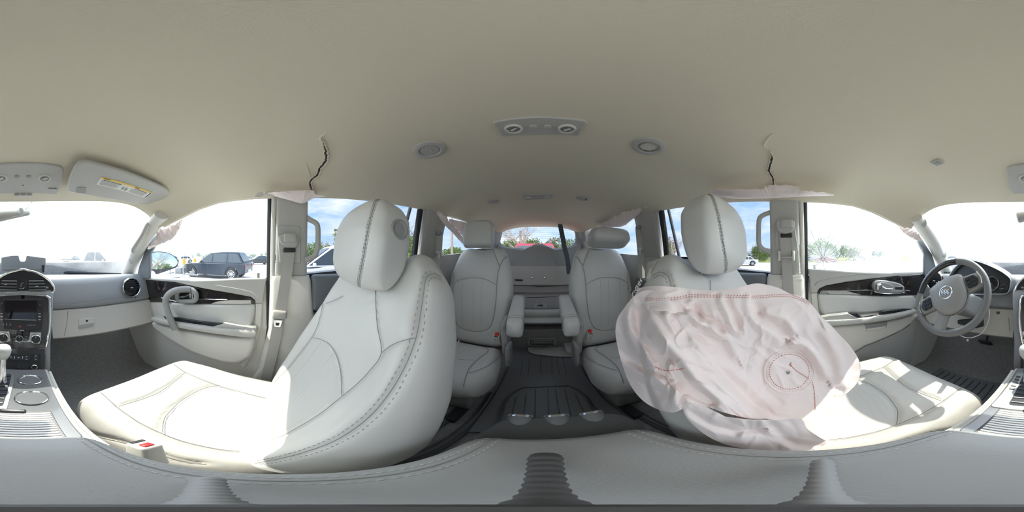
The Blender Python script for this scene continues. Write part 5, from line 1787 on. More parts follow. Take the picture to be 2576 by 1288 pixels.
for nm, outl, xf, fl, th_, cen, sd in (('rear_lobe', lobe_out, lobe_x, folds_b, .09, (1680, 900), 2.0), ('bag', bag_out, bag_x, folds, .10, (1900, 890), 0.0)):
    bag_mb = cloth_blob(outl, xf, fl, nf=60, na=260, thick=th_, amp=.0055, center=cen, seed=sd, nscale=75)
    bag_o = bag_mb.build(nm, 'airbag', bag, smooth=70)
    if nm == 'rear_lobe': lobe_bvh = bvh_of(bag_mb.v, bag_mb.f)
bag_bvh = bvh_of(bag_mb.v, bag_mb.f)
flap_out = [(1716, 1002), (1728, 998), (1742, 1020), (1780, 1040), (1840, 1050), (1900, 1056), (1960, 1056), (2010, 1052), (2022, 1060), (2030, 1078), (2058, 1098), (2080, 1114), (2045, 1130), (2000, 1136), (1950, 1134), (1900, 1132), (1840, 1122), (1790, 1103), (1748, 1073), (1722, 1042)]
flap_mb = cloth_blob(flap_out, lambda u, v: -interp([(1716, .142), (1850, .150), (1950, .165), (2080, .20)], u), [([(1740, 1040), (1790, 1070), (1850, 1085), (1920, 1078)], -.010, 9), ([(1935, 1065), (1965, 1090), (2000, 1120)], -.010, 9)], nf=22, na=110, thick=.03, amp=.005, seed=4.0, nscale=40)
flap_mb.build('loose_flap', 'airbag', bag, smooth=70)

def surf_line(bvh, pxl, step=.004, push=.0008, n=6):
    pts = []
    for u, v in spl_px(pxl, n):
        p = cast(bvh, u, v, push)
        if p is not None: pts.append(p)
    return resample(pts, step) if len(pts) > 2 else pts
def dashes(bvh, pxl, step, r, matname, name, parent, off=0.0):
    m = MB()
    L = surf_line(bvh, pxl, step)
    for i in range(0, len(L) - 1, 2):
        m.tube([L[i], L[i].lerp(L[i + 1], .9)], r, 4)
    o = m.build(name, matname, parent)
    o['kind'] = 'stuff'
    return o
zb7 = ZP(1520, 700, 2.862)
for dy in (-8, 6):
    dashes(bag_bvh, zb7([(300, 150 + dy), (420, 152 + dy), (520, 148 + dy), (620, 126 + dy), (700, 130 + dy), (900, 130 + dy), (1100, 135 + dy), (1300, 125 + dy), (1400, 145 + dy), (1480, 188 + dy)]), .0028, .0008, 'airbag_thread', 'top_stitching', bag)
circ = lambda R, n=36: [(1985 + R * math.cos(t), 935 + R * .88 * math.sin(t)) for t in np.linspace(0, 2 * PI, n)]
lp_ = surf_line(bag_bvh, circ(62), .004, .001, 3)
MB().tube(lp_, .0022, 6).build('vent_hem', 'airbag', bag)
dashes(bag_bvh, circ(56), .0032, .0009, 'airbag_thread_white', 'ring_stitching', bag)
dashes(bag_bvh, circ(50), .0032, .0009, 'airbag_thread', 'ring_stitching', bag)
dashes(bag_bvh, [(1988, 917), (2000, 930), (2018, 942), (2034, 952)], .0026, .0011, 'airbag_thread', 'vent_stitching', bag)
dashes(bag_bvh, [(2042, 958), (2047, 980), (2049, 1005), (2050, 1032)], .0028, .0012, 'airbag_thread', 'vent_stitching', bag)
dashes(lobe_bvh, [(1648, 922), (1672, 932), (1700, 930), (1725, 926)], .0028, .0010, 'airbag_thread', 'side_stitching', bag)
hp = [cast(bag_bvh, 1982 + a, 937 + b_, .0012) for a, b_ in ((0, 5), (-5, 0), (-4, -4), (0, -2), (4, -4), (5, 0))]
if all(hp): MB().prism(hp, (.0005, 0, 0)).build('hole', 'seam', bag)
MB().tube(surf_line(bag_bvh, [(1990, 912), (1986, 918), (1993, 920)], .002), .0012, 4).build('thread_end', 'airbag_thread', bag)

# black woven tag with white lettering on the seat's torn side seam
tg = thing('airbag_tag', 'black woven tag lettered in white on the driver seat side seam', 'tag', onr(1606, 720, .40))
_td = min((drv_bvh.ray_cast(CAM, dirv(u, v))[3] or 9.0) for u, v in ((1601, 697), (1626, 707), (1600, 746), (1585, 737), (1604, 720)))
_td = min(_td, .46) - .012
tq = [CAM + dirv(u, v) * _td for u, v in ((1601, 697), (1626, 707), (1600, 746), (1585, 737))]
ctr = sum(tq, V(0, 0, 0)) / 4
nrm_t = (CAM - ctr).normalized()
MB().prism([p for p in tq], -nrm_t * .002).build('cloth', 'ink', tg)
xd = ((tq[3] + tq[2]) / 2 - (tq[0] + tq[1]) / 2).normalized()
text_part('lettering', 'AIRBAG', 'white', tg, ctr + nrm_t * .0008, xd, nrm_t.cross(xd), .0115)

# ------------------------------------------------------------------ curtain airbags hanging from the roof edge
def cloth_strip(top, bot, S, x_top, x_bot, thick, nc=60, seed=0.0, amp=.006, wr=24.0):
    T = spl([V(u, v, 0) for u, v in top], 10); Bm = spl([V(u, v, 0) for u, v in bot], 10)
    def at(L, f):
        s = f * (len(L) - 1); i = min(int(s), len(L) - 2)
        return L[i].lerp(L[i + 1], s - i)
    loops = []
    for i in range(nc + 1):
        f = i / nc
        a, b_ = at(T, f), at(Bm, f)
        A = onx(a.x, a.y, S * x_top); Bp = onx(b_.x, b_.y, S * x_bot)
        L = []
        en = min(1, min(f, 1 - f) * 9 + .15)
        for k in range(18):
            t = 2 * PI * k / 18
            q = A.lerp(Bp, .5 - .5 * math.cos(t))
            w = noise.noise(Vector((f * wr, math.cos(t) * 1.6, seed))) * amp * 1.6 + noise.noise(Vector((f * wr * 2.3, math.cos(t) * 3, seed + 5))) * amp
            q = q + V(-S, 0, 0) * (math.sin(t) * thick * en * .5 + (w if math.sin(t) > 0 else 0))
            L.append(q)
        loops.append(L)
    return MB().loft(loops)
cb = thing('curtain_airbag', 'pink curtain airbag rolled along the roof above the driver side pillar', 'airbag', onx(1950, 485, -.64), group='curtain airbags')
zz = ZP(1820, 320, 4.025)
cloth_strip(zz([(-120, 640), (130, 632), (400, 622), (425, 592), (520, 586), (740, 597), (770, 648), (900, 656), (1120, 686)]), zz([(-120, 690), (130, 722), (400, 720), (460, 718), (560, 714), (700, 705), (850, 696), (950, 692), (1120, 690)]), -1, .572, .598, .035, seed=1).build('roll', 'airbag', cb, smooth=70)
cb2 = thing('curtain_airbag', 'pink curtain airbag drooping along the roof over the rear driver side window', 'airbag', onx(1600, 540, -.66), group='curtain airbags')
zz = ZP(1520, 460, 3.7875)
cloth_strip(zz([(-60, 420), (0, 372), (75, 325), (110, 285), (215, 248), (300, 210), (420, 195), (540, 172)]), zz([(-40, 430), (30, 425), (75, 425), (180, 412), (280, 335), (360, 265), (450, 225), (545, 178)]), -1, .60, .63, .04, seed=2, amp=.010, wr=16).build('bag', 'airbag', cb2, smooth=70)
cb3 = thing('curtain_airbag', 'pink curtain airbag edge showing above the passenger side pillar', 'airbag', onx(735, 490, .64), group='curtain airbags')
zz = ZP(700, 300, 5.853)
cloth_strip(zz([(-160, 1085), (0, 1070), (150, 1050), (350, 1046), (510, 1048), (560, 1120), (690, 1130)]), zz([(-150, 1095), (0, 1145), (160, 1190), (330, 1238), (420, 1215), (540, 1155), (690, 1135)]), 1, .592, .62, .024, seed=3, amp=.004, wr=10).build('roll', 'airbag', cb3, smooth=70)
cb4 = thing('curtain_airbag', 'pink curtain airbag slanting across the quarter window on the passenger side', 'airbag', onx(1135, 570, .66), group='curtain airbags')
zz = ZP(1000, 480, 4.6)
cloth_strip(zz([(470, 238), (545, 300), (620, 385), (690, 455), (745, 535), (800, 600)]), zz([(450, 238), (495, 320), (560, 405), (640, 485), (735, 590), (790, 640)]), 1, .61, .63, .03, seed=4, amp=.006).build('strap', 'airbag', cb4, smooth=70)
cloth_strip(zz([(590, 325), (700, 345), (800, 365)]), zz([(625, 390), (700, 460), (810, 600)]), 1, .66, .66, .012, seed=6, amp=.003).build('curtain', 'airbag', cb4, smooth=70)
cb5 = thing('curtain_airbag', 'pale curtain airbag drape hanging at the passenger windscreen pillar', 'airbag', onx(415, 590, .70), group='curtain airbags')
zz = ZP(360, 560, 7.576)
cloth_strip(zz([(740, -60), (600, 20), (480, 50), (400, 85), (290, 60), (240, 300), (150, 420), (95, 505)]), zz([(740, 0), (690, 110), (590, 280), (500, 340), (400, 385), (310, 420), (200, 470), (100, 515)]), 1, .70, .715, .014, seed=7, amp=.008).build('drape', 'airbag', cb5, smooth=70)
cb6 = thing('curtain_airbag', 'pale curtain airbag drape hanging at the driver windscreen pillar', 'airbag', onx(2285, 575, -.70), group='curtain airbags')
cloth_strip([(2320, 606), (2312, 590), (2303, 572), (2292, 552), (2270, 535)], [(2310, 607), (2296, 600), (2280, 590), (2262, 573), (2235, 540)], -1, .70, .715, .014, seed=8, amp=.006).build('drape', 'airbag', cb6, smooth=70)

# ================================================================== ROOF FITTINGS
def roof_frame(u, v):
    p = cast(ceil_bvh, u, v)
    n = V(0, 0, -1)
    h = ceil_bvh.ray_cast(CAM, dirv(u, v))
    n = h[1] if h[1].z < 0 else -h[1]
    return p, n
def roof_disc(m, u, v, prof, squash=None):
    p, n = roof_frame(u, v)
    m.lathe(prof, p, n, 32, squash=squash)
    return m
def roof_poly(pxl, drop, th, r=.01):
    pts = []
    for u, v in pxl:
        p, n = roof_frame(u, v)
        pts.append(p + V(0, 0, -drop))
    return rpoly(pts, r, 3) if r else pts
def reading_lamp(parent, u, v, R, drop):
    p, n = roof_frame(u, v)
    p = p + V(0, 0, -drop)
    k = MB().lathe([(R * 1.3, -.002), (R * 1.22, .003), (R * 1.0, .004), (R * .95, -.001)], p, n, 30, caps=False).build('lamp_bezel', 'trim_light', parent)
    l = MB().lathe([(R * .97, .0005), (R * .6, .003), (0, .004)], p, n, 26, caps=False).build('lamp_lens', 'lens_clear', k)
    MB().lathe([(R * .97, .0), (R * .7, -.006), (0, -.010)], p, n, 26, caps=False).build('reflector', 'lamp_lens', k)
    MB().tube([p + V(-R * .4, R * .3, -.0015), p + V(R * .35, -R * .3, -.0015)], R * .16, 8).build('bulb', 'white', k)

zo = ZP(0, 400, 8.053)
oc = thing('overhead_console', 'overhead console with twin reading lamps above the windscreen', 'roof lamp', cast(ceil_bvh, 58, 440) + V(0, 0, -.01))
half = [(465, 55), (700, 62), (900, 75), (1130, 105), (1220, 125), (1270, 165), (1285, 210), (1270, 400), (1230, 560), (1150, 690), (465, 700)]
ocp = zo(half[:-1]) + [(2 * 57.5 - u, v) for u, v in reversed(zo(half[:-1])[1:])]
body = MB().prism(roof_poly(ocp, .007, 0, 0), (0, 0, .012)).build('panel', 'trim_grey', oc, bevel=.003)
for X in (905, 25): reading_lamp(oc, *zo([(X, 350)])[0], .017, .008)
for X in (340, 580):
    p, n = roof_frame(*zo([(X, 315)])[0]); p = p + V(0, 0, -.008)
    MB().lathe([(0, .002), (.0085, .0015), (.0092, -.001)], p, n, 22).build('lamp_switch', 'trim_mid', oc)
for X in (345, 470, 597):
    p, n = roof_frame(*zo([(X, 688)])[0])
    MB().rbox(p + V(0, 0, -.009), (.022, .018, .005), .002).build('garage_button', 'trim_mid', oc)
p, n = roof_frame(*zo([(465, 495)])[0]); MB().box(p + V(0, 0, -.008), (.006, .004, .002)).build('indicator', 'ink', oc)
p, n = roof_frame(*zo([(1065, 575)])[0]); MB().rbox(p + V(0, 0, -.008), (.032, .014, .004), .002).build('grille', 'trim_mid', oc)

zd = ZP(1020, 260, 3.788)
dm = thing('dome_lamp', 'roof lamp panel with two bright lenses above the second row', 'roof lamp', cast(ceil_bvh, 1358, 318) + V(0, 0, -.01), group='rear roof lamps')
MB().prism(roof_poly(zd([(835, 178), (860, 160), (1060, 132), (1280, 118), (1500, 130), (1710, 155), (1735, 175), (1650, 297), (1280, 287), (920, 306)]), .007, 0, .006), (0, 0, .014)).build('panel', 'trim_grey', dm, bevel=.003)
for X, Y in ((1030, 228), (1540, 228)): reading_lamp(dm, *zd([(X, Y)])[0], .0165, .008)
for X in (1215, 1355):
    p, n = roof_frame(*zd([(X, 208)])[0]); p = p + V(0, 0, -.008)
    MB().lathe([(0, .003), (.008, .002), (.0088, -.002)], p, n, 22).build('lamp_switch', 'trim_grey', dm)
dm2 = thing('dome_lamp', 'small roof lamp panel with two dull lenses above the folded bench', 'roof lamp', cast(ceil_bvh, 1353, 492) + V(0, 0, -.01), group='rear roof lamps')
MB().prism(roof_poly(zd([(1108, 880), (1130, 868), (1260, 860), (1400, 862), (1412, 868), (1385, 905), (1140, 915)]), .007, 0, .006), (0, 0, .014)).build('panel', 'trim_grey', dm2, bevel=.003)
for X, Y in ((1168, 893), (1348, 886)): reading_lamp(dm2, *zd([(X, Y)])[0], .018, .008)

def roof_vent(u, v, R, is_open, label):
    p, n = roof_frame(u, v)
    t = thing('roof_vent', label, 'air vent', p, group='round roof vents')
    MB().lathe([(R * 1.0, -.004), (R * .97, .004), (R * .85, .007), (R * .66, .007), (R * .60, .002)], p, n, 36, caps=False).build('ring', 'trim_grey', t)
    if is_open:
        MB().lathe([(R * .60, .0), (0, -.002)], p, n, 30, caps=False).build('opening', 'black_plastic', t)
        MB().lathe([(0, .004), (R * .55, .003), (R * .57, -.001)], p + V(0, .006, -.002), (n + V(0, .35, 0)).normalized(), 30, squash=(.62, 1)).build('flap', 'trim_grey', t)
        MB().lathe([(0, .004), (R * .5, .003)], p + V(0, -.014, 0), (n + V(0, -.3, 0)).normalized(), 30, squash=(.35, 1)).build('flap', 'trim_grey', t)
    else:
        MB().lathe([(R * .59, -.002), (R * .57, .004), (0, .005)], p, n, 30, caps=False).build('shutter', 'trim_grey', t)
        MB().tube([p + n * .006 + V(-.012, .008, 0), p + n * .0062 + V(-.002, -.004, 0)], .0012, 5).build('shutter_ridge', 'trim_light', t)
    return t
roof_vent(*zd([(228, 443)])[0], .050, False, 'closed round roof vent above the passenger side captain chair')
roof_vent(*zd([(2318, 408)])[0], .050, True, 'open round roof vent above the driver side captain chair')
roof_vent(*zd([(835, 935)])[0], .046, False, 'closed round roof vent beside the small roof lamp panel')
roof_vent(*zd([(1693, 905)])[0], .046, True, 'open round roof vent beside the small roof lamp panel')
p, n = roof_frame(2358, 408)
sn = thing('roof_sensor', 'small square plastic sensor cover in the headliner above the driver', 'sensor', p)
MB().rbox(p + V(0, 0, -.001), (.032, .032, .008), .003).build('frame', 'trim_grey', sn)
MB().rbox(p + V(0, 0, -.004), (.022, .022, .006), .002).build('grille', 'trim_mid', sn)

# passenger sun visor with its warning label
vis = thing('sun_visor', 'grey sun visor with a yellow and white warning label', 'sun visor', V(.36, .53, .26))
VP0, VPn = V(.36, .44, .268), V(0, .13, .99).normalized()
zv = ZP(150, 390, 8.883)
vq = zv([(160, 740), (230, 500), (330, 290), (420, 195), (540, 155), (700, 180), (1100, 290), (1500, 405), (1900, 560), (2200, 690), (2380, 770), (2450, 850), (2440, 900), (2380, 960), (2200, 1080), (2080, 1110), (1850, 1085), (1740, 1110), (1000, 970), (400, 870), (170, 820)])
vb_ = MB().prism([onp(u, v, VP0, VPn) for u, v in vq], VPn * .016).build('panel', 'trim_grey', vis, bevel=.006, seg=3)
lq = zv([(935, 478), (2080, 835), (1925, 960), (825, 655)])
lp3 = [onp(u, v, VP0, VPn) - VPn * .0008 for u, v in lq]
lab = MB().prism(lp3, VPn * .0006).build('warning_label', 'label_white', vis)
def lab_pt(a, b_, h=.0016):
    return lp3[0].lerp(lp3[1], a).lerp(lp3[3].lerp(lp3[2], a), b_) - VPn * (h - .0008)
MB().prism([lab_pt(.0, .0), lab_pt(.975, .0), lab_pt(.975, .20), lab_pt(.0, .20)], VPn * .0004).build('yellow_band', 'label_yellow', lab)
MB().prism([lab_pt(.965, .08), lab_pt(.985, .08), lab_pt(.985, .95), lab_pt(.965, .95)], VPn * .0004).build('edge_text', 'ink', lab)
xd = (lp3[1] - lp3[0]).normalized(); ud = (lp3[0] - lp3[3])
text_part('label_text', 'WARNING', 'ink', lab, lab_pt(.10, .10, .0026), xd, ud, .0048)
text_part('label_text', 'WARNING', 'ink', lab, lab_pt(.66, .10, .0026), xd, ud, .0048)
text_part('label_text', 'EVEN WITH ADVANCED AIR BAGS', 'ink', lab, lab_pt(.21, .28, .0026), xd, ud, .0046)
text_part('label_text', 'EVEN WITH ADVANCED AIR BAGS', 'ink', lab, lab_pt(.76, .28, .0026), xd, ud, .0042)
for k in range(6):
    MB().prism([lab_pt(.03, .40 + k * .09), lab_pt(.36 - .02 * (k % 3), .40 + k * .09), lab_pt(.36 - .02 * (k % 3), .425 + k * .09), lab_pt(.03, .425 + k * .09)], VPn * .0003).build('text_line', 'trim_mid', lab)
    MB().prism([lab_pt(.58, .40 + k * .09), lab_pt(.93 - .02 * (k % 3), .40 + k * .09), lab_pt(.93 - .02 * (k % 3), .425 + k * .09), lab_pt(.58, .425 + k * .09)], VPn * .0003).build('text_line', 'trim_mid', lab)
for x0 in (.42, .485):
    for q in ((0, .42, .012, .9), (.012, .62, .03, .85), (.03, .5, .04, .75)):
        MB().prism([lab_pt(x0 + q[0], q[1]), lab_pt(x0 + q[2], q[1]), lab_pt(x0 + q[2], q[3]), lab_pt(x0 + q[0], q[3])], VPn * .0003).build('pictogram', 'seam', lab)
MB().prism(rpoly([onp(u, v, VP0, VPn) - VPn * .002 for u, v in zv([(390, 715), (590, 720), (580, 850), (380, 840)])], .006, 3), VPn * .003).build('clip', 'trim_mid', vis)

# rear-view mirror hanging from the header, housing lightened to imitate flare
rm = thing('rearview_mirror', 'rear-view mirror hanging at the top of the windscreen, paled to imitate flare', 'mirror', V(-.02, .80, .19))
mc = onr(28, 537, .84)
Rm = Matrix.Rotation(math.radians(8), 3, 'Z') @ Matrix.Rotation(math.radians(-14), 3, 'Y')
MB().rbox(mc, (.20, .035, .062), .016, Rm, 4).build('housing', 'trim_grey', rm)
MB().rbox(mc + V(0, -.017, 0), (.186, .006, .050), .002, Rm).build('mirror_glass', 'satin', rm)
MB().tube(spl([V(0, .80, .245), V(.005, .815, .22), mc + V(.01, .01, .02)], 6), .010, 8).build('stem', 'trim_grey', rm)
MB().tube(spl([onr(79, 498, .78), onr(80, 508, .80), onr(74, 516, .82), onr(64, 528, .83)], 6), .0035, 6).build('cable', 'trim_grey', rm)

# grab handles on the pillars
def grab(pts, r, label, S):
    t = thing('grab_handle', label, 'handle', pts[0], group='pillar grab handles')
    pts = spl(pts, 6)
    MB().tube(pts, r, 12, flat=((1, 0, 0), 1.25)).build('grip', 'trim_grey', t)
    return t
zz = ZP(760, 480, 4.6)
grab([onx(u, v, .70) for u, v in zz([(40, 300), (90, 335), (160, 375), (182, 430), (184, 560), (178, 660), (150, 745), (100, 780), (40, 800)])], .0115, 'grey grab handle on the rear edge of the passenger side door pillar', 1)
zz = ZP(1860, 480, 4.6)
grab([onx(u, v, -.70) for u, v in zz([(360, 250), (290, 275), (240, 310), (225, 370), (222, 500), (225, 600), (245, 650), (290, 685), (360, 705)])], .0115, 'grey grab handle on the rear edge of the driver side door pillar', -1)
zz = ZP(0, 540, 6.44)
grab([onr(u, v, r_) for (u, v), r_ in zip(zz([(2440, 140), (2390, 170), (2330, 290), (2270, 390), (2200, 490), (2160, 560), (2170, 590)]), (.84, .84, .87, .90, .94, .97, .985))], .0125, 'pale grab handle on the passenger windscreen pillar', 1)

# ================================================================== SEAT BELTS
def belt_front(S, cover, path, label, tongue, kind):
    t = thing('seat_belt', label, 'seat belt', onx(*path[-1], S * .74), group='seat belts')
    xs = S * .715
    pts = spl([onpil(u, v, S, .012) for (u, v) in path], 6)
    MB().ribbon(pts, .046, (-S, 0, .1), .0012).build('webbing', 'belt', t)
    cp = [onpil(u, v, S, .022) for u, v in cover]
    g = MB().prism(spl(cp, 3, True), (S * .03, 0, 0)).build('guide_cover', 'trim_grey', t, bevel=.006, seg=3)
    c = sum(cp, V(0, 0, 0)) / len(cp)
    MB().rbox(c + V(-S * .004, -.002 * S, .012), (.012, .05, .036), .004).build('height_button', 'trim_grey', g)
    MB().rbox(c + V(S * .0195, 0, -.036), (.014, .052, .02), .006).build('slot', 'ink', g)
    return t
zz = ZP(680, 480, 3.3875)
sb = belt_front(1, zz([(78, 380), (150, 372), (235, 375), (238, 430), (225, 470), (180, 484), (120, 470), (82, 435)]), [(729, 618), (725, 655), (717, 715), (709, 765), (704, 790), (697, 830), (685, 890), (668, 955)], 'passenger seat belt with its tongue hanging on the pillar', None, 0)
p = onpil(*zz([(78, 1055)])[0], 1, .018)
tg_ = MB().rbox(p, (.022, .062, .040), .009, Matrix.Rotation(math.radians(6), 3, 'X')).build('tongue_cover', 'belt', sb)
tp = [onpil(u, v, 1, .022) for u, v in zz([(22, 1098), (105, 1105), (85, 1165), (35, 1160)])]
MB().prism(tp, (.003, 0, 0)).build('tongue', 'chrome', tg_, bevel=.001)
tp = [onpil(u, v, 1, .0235) for u, v in zz([(45, 1125), (80, 1128), (72, 1150), (45, 1148)])]
MB().prism(tp, (.001, 0, 0)).build('tongue_slot', 'ink', tg_)
zz = ZP(1860, 480, 4.6)
sb = belt_front(-1, zz([(428, 345), (540, 336), (632, 338), (636, 400), (620, 455), (560, 492), (480, 488), (432, 450)]), [(1973, 580), (1976, 620), (1979, 665), (1983, 720), (1987, 770), (1992, 840), (1996, 900)], 'driver seat belt running down the pillar behind the airbag', None, 0)
for X in (460, 625):
    MB().rbox(onpil(*zz([(X, 752)])[0], -1, .016), (.012, .012, .046), .005).build('tongue_side', 'trim_light', sb)
a, b_ = onpil(*zz([(470, 770)])[0], -1, .02), onpil(*zz([(615, 768)])[0], -1, .02)
MB().tube([a, b_], .004, 8).build('tongue_bar', 'chrome', sb)
for S, path, lab_ in ((1, [(1106, 590), (1105, 612), (1103, 640), (1100, 668), (1095, 705)], 'second row seat belt on the passenger side pillar'), (-1, [(1606, 575), (1608, 600), (1611, 632), (1614, 668), (1617, 700)], 'second row seat belt on the driver side pillar')):
    t = thing('seat_belt', lab_, 'seat belt', onx(*path[-1], S * .70), group='seat belts')
    pts = spl([onx(u, v, S * x) for (u, v), x in zip(path, (.672, .678, .684, .688, .69))], 5)
    MB().ribbon(pts, .046, (-S * .7, .7, .1), .0012).build('webbing', 'belt', t)
    MB().rbox(pts[0] + V(0, 0, .008), (.02, .06, .03), .008).build('slot_cover', 'trim_mid', t)
    c = pts[int(len(pts) * .45)]
    MB().rbox(c + V(-S * .006, .004, 0), (.014, .058, .016), .006).build('tongue_cover', 'trim_light', t)
    MB().prism([c + V(-S * .010, .012 + a_, b2_) for a_, b2_ in ((-.016, -.005), (.016, -.005), (.012, -.045), (-.012, -.045))], (S * .002, 0, 0)).build('tongue', 'chrome', t)
t = thing('cargo_strap', 'dark webbing strap hanging across the rear window', 'strap', ony(1425, 645, -2.1))
MB().ribbon(spl([ony(u, v, y) for (u, v), y in zip(((1408, 556), (1410, 570), (1415, 595), (1420, 622), (1427, 650), (1432, 690)), (-2.16, -2.15, -2.13, -2.11, -2.09, -2.07))], 4), .062, (0, 1, 0), .0015).build('webbing', 'belt_dark', t)
MB().rbox(ony(1408, 556, -2.17), (.11, .05, .03), .01).build('anchor', 'trim_mid', t)

# ================================================================== MATS, RAILS, TRIPOD
mt_ = thing('rubber_mat', 'dark moulded rubber mat with a raised centre between the captain chairs', 'floor mat', V(0, -.9, -.87))
zf = ZP(1080, 820, 3.389)
ol = [onz(u, v, -.848) for u, v in zf([(705, 170), (1240, 170), (1250, 270), (1330, 420), (1480, 620), (1720, 800), (1400, 900), (600, 900), (330, 900), (480, 700), (600, 520), (690, 330)])]
MB().prism(ol, (0, 0, -.01)).build('mat_base', 'mat_rubber', mt_)
hp_ = [onz(u, v, -.836) for u, v in zf([(560, 930), (590, 830), (640, 660), (690, 590), (745, 550), (800, 526), (990, 516), (1180, 508), (1260, 540), (1340, 610), (1420, 740), (1490, 860), (1500, 920)])]
hb_ = MB().prism(hp_, (0, 0, -.018)).build('raised_centre', 'mat_rubber', mt_, bevel=.012, seg=3)
MB().tube(hp_, .005, 6).build('border_groove', 'mat_rubber_dark', mt_)
for a, b_ in (((825, 575), (790, 830)), ((905, 540), (895, 840)), ((1010, 540), (1020, 840)), ((1075, 540), (1130, 840)), ((1155, 540), (1230, 830)), ((1245, 580), (1350, 790)), ((740, 610), (690, 800))):
    MB().tube([onz(*zf([a])[0], -.8350), onz(*zf([b_])[0], -.8350)], .0022, 5).build('rib', 'mat_rubber_dark', mt_)
for a, b_ in (((800, 280), (775, 420)), ((855, 280), (840, 420)), ((1045, 260), (1045, 410)), ((1085, 270), (1110, 410)), ((1135, 270), (1170, 410)), ((950, 270), (950, 410))):
    MB().tube([onz(*zf([a])[0], -.8470), onz(*zf([b_])[0], -.8470)], .0022, 5).build('rib', 'mat_rubber_dark', mt_)
for S in (1, -1):
    for xx in (.235, .32):
        t = thing('floor_rail', 'dark seat rail cover set in the floor on the %s side, %s' % ('passenger' if S > 0 else 'driver', 'beside the rubber mat' if xx < .3 else 'under the captain chair'), 'rail', V(S * xx, -.45, -.87), group='floor rails')
        MB().rbox(V(S * xx, -.45, -.866), (.035, .60, .014), .005).build('cover', 'mat_rubber_dark', t)
        MB().tube([V(S * xx, -.74, -.857), V(S * xx, -.16, -.857)], .006, 6).build('groove', 'mat_rubber', t)
fm = thing('floor_mat', 'ribbed dark rubber mat in the driver footwell', 'floor mat', V(-.42, .75, -.87))
mp = rpoly([V(-.62, .50, -.868), V(-.22, .50, -.868), V(-.20, .82, -.866), V(-.24, .93, -.77), V(-.60, .93, -.77), V(-.63, .82, -.866)], .03, 3)
MB().box(V(-.42, .66, -.866), (.42, .34, .01)).build('pad', 'mat_rubber', fm, bevel=.003)
for k in range(9):
    MB().tube([V(-.58 + k * .04, .53, -.859), V(-.58 + k * .04, .80, -.859)], .004, 6).build('rib', 'mat_rubber_dark', fm)

tri_ = thing('mini_tripod', 'small tripod with ribbed legs standing on the console armrest', 'tripod', V(CX, 0, -.357))
hubz = -.305
MB().lathe([(.004, -.02), (.013, -.016), (.014, .006), (.006, .010), (.0055, .13), (0, .13)], V(CX, 0, hubz), (0, 0, 1), 20).build('post', 'tripod', tri_)
for k, (u, r_, mt2) in enumerate(((1372, .125, 'tripod'), (520, .072, 'tripod_grey'), (2070, .112, 'tripod_grey'))):
    th_ = (u - C0) / 2576 * 2 * PI
    d = V(-math.sin(th_), -math.cos(th_), 0)
    foot = V(CX, 0, 0) + d * r_; foot.z = -.357 + .012
    top = V(CX, 0, hubz - .012) + d * .006
    n = 40
    pts = [top.lerp(foot, i / n) for i in range(n + 1)]
    rad = [lerp(.004, .0135 if k == 0 else .0085, i / n) * (1 + .05 * (1 if (i % 4) < 2 else -1)) for i in range(n + 1)]
    rad[-1] *= .8
    MB().tube(pts, rad, 14).build('leg', mt2, tri_, smooth=60)
# ================================================================== OUTSIDE
mat('gravel', (.60, .58, .54), .95, bump=.5, bscale=25, var=.12, vscale=1.2, spec=.1)
mat('grass', (.24, .27, .10), .95, var=.3, vscale=.8, spec=.1)
mat('tyre', (.02, .02, .02), .8)
mat('alloy', (.55, .56, .57), .3, metal=.8)
mat('car_glass', (.05, .065, .075), .06)
mat('tail_red', (.45, .03, .02), .2)
mat('paint_navy', (.012, .022, .04), .35, var=.25, vscale=5)
mat('paint_white', (.72, .74, .77), .3)
mat('paint_tan', (.45, .38, .30), .4)
mat('paint_red', (.50, .03, .06), .3)
mat('paint_silver', (.55, .57, .59), .3, metal=.4)
mat('paint_black', (.03, .035, .04), .3)
mat('paint_grey', (.22, .23, .24), .35)
mat('bark', (.17, .135, .11), .9, var=.2, vscale=20)
mat('bark_pale', (.30, .25, .21), .9, var=.2, vscale=20)
mat('leaf', (.15, .21, .07), .7, translucent=.3)
mat('leaf_dull', (.20, .22, .13), .7, translucent=.3)
mat('leaf_pink', (.30, .22, .20), .7, translucent=.3)
mat('orange', (.75, .30, .03), .5)
mat('wall_white', (.70, .70, .68), .7)
mat('metal_bare', (.40, .41, .42), .45, metal=.6)

m = MB().grid([[V(x, y, GROUND) for x in (-200, -40, 40, 200)] for y in (-200, -40, 40, 200)])
ground = tag(m.build('ground', 'gravel'), 'pale sunlit gravel yard around the car', 'ground', kind='structure')
m = MB().grid([[V(x, y, GROUND + .02) for x in (-200, -34)] for y in (-160, 160)])
tag(m.build('grass_verge', 'grass'), 'strip of rough green grass beyond the yard on the driver side', 'grass', kind='structure')
m = MB().grid([[V(x, y, GROUND + .02) for x in (-200, 200)] for y in (-24, -200)])
tag(m.build('grass_field', 'grass'), 'rough grass field beyond the trees behind the car', 'grass', kind='structure')

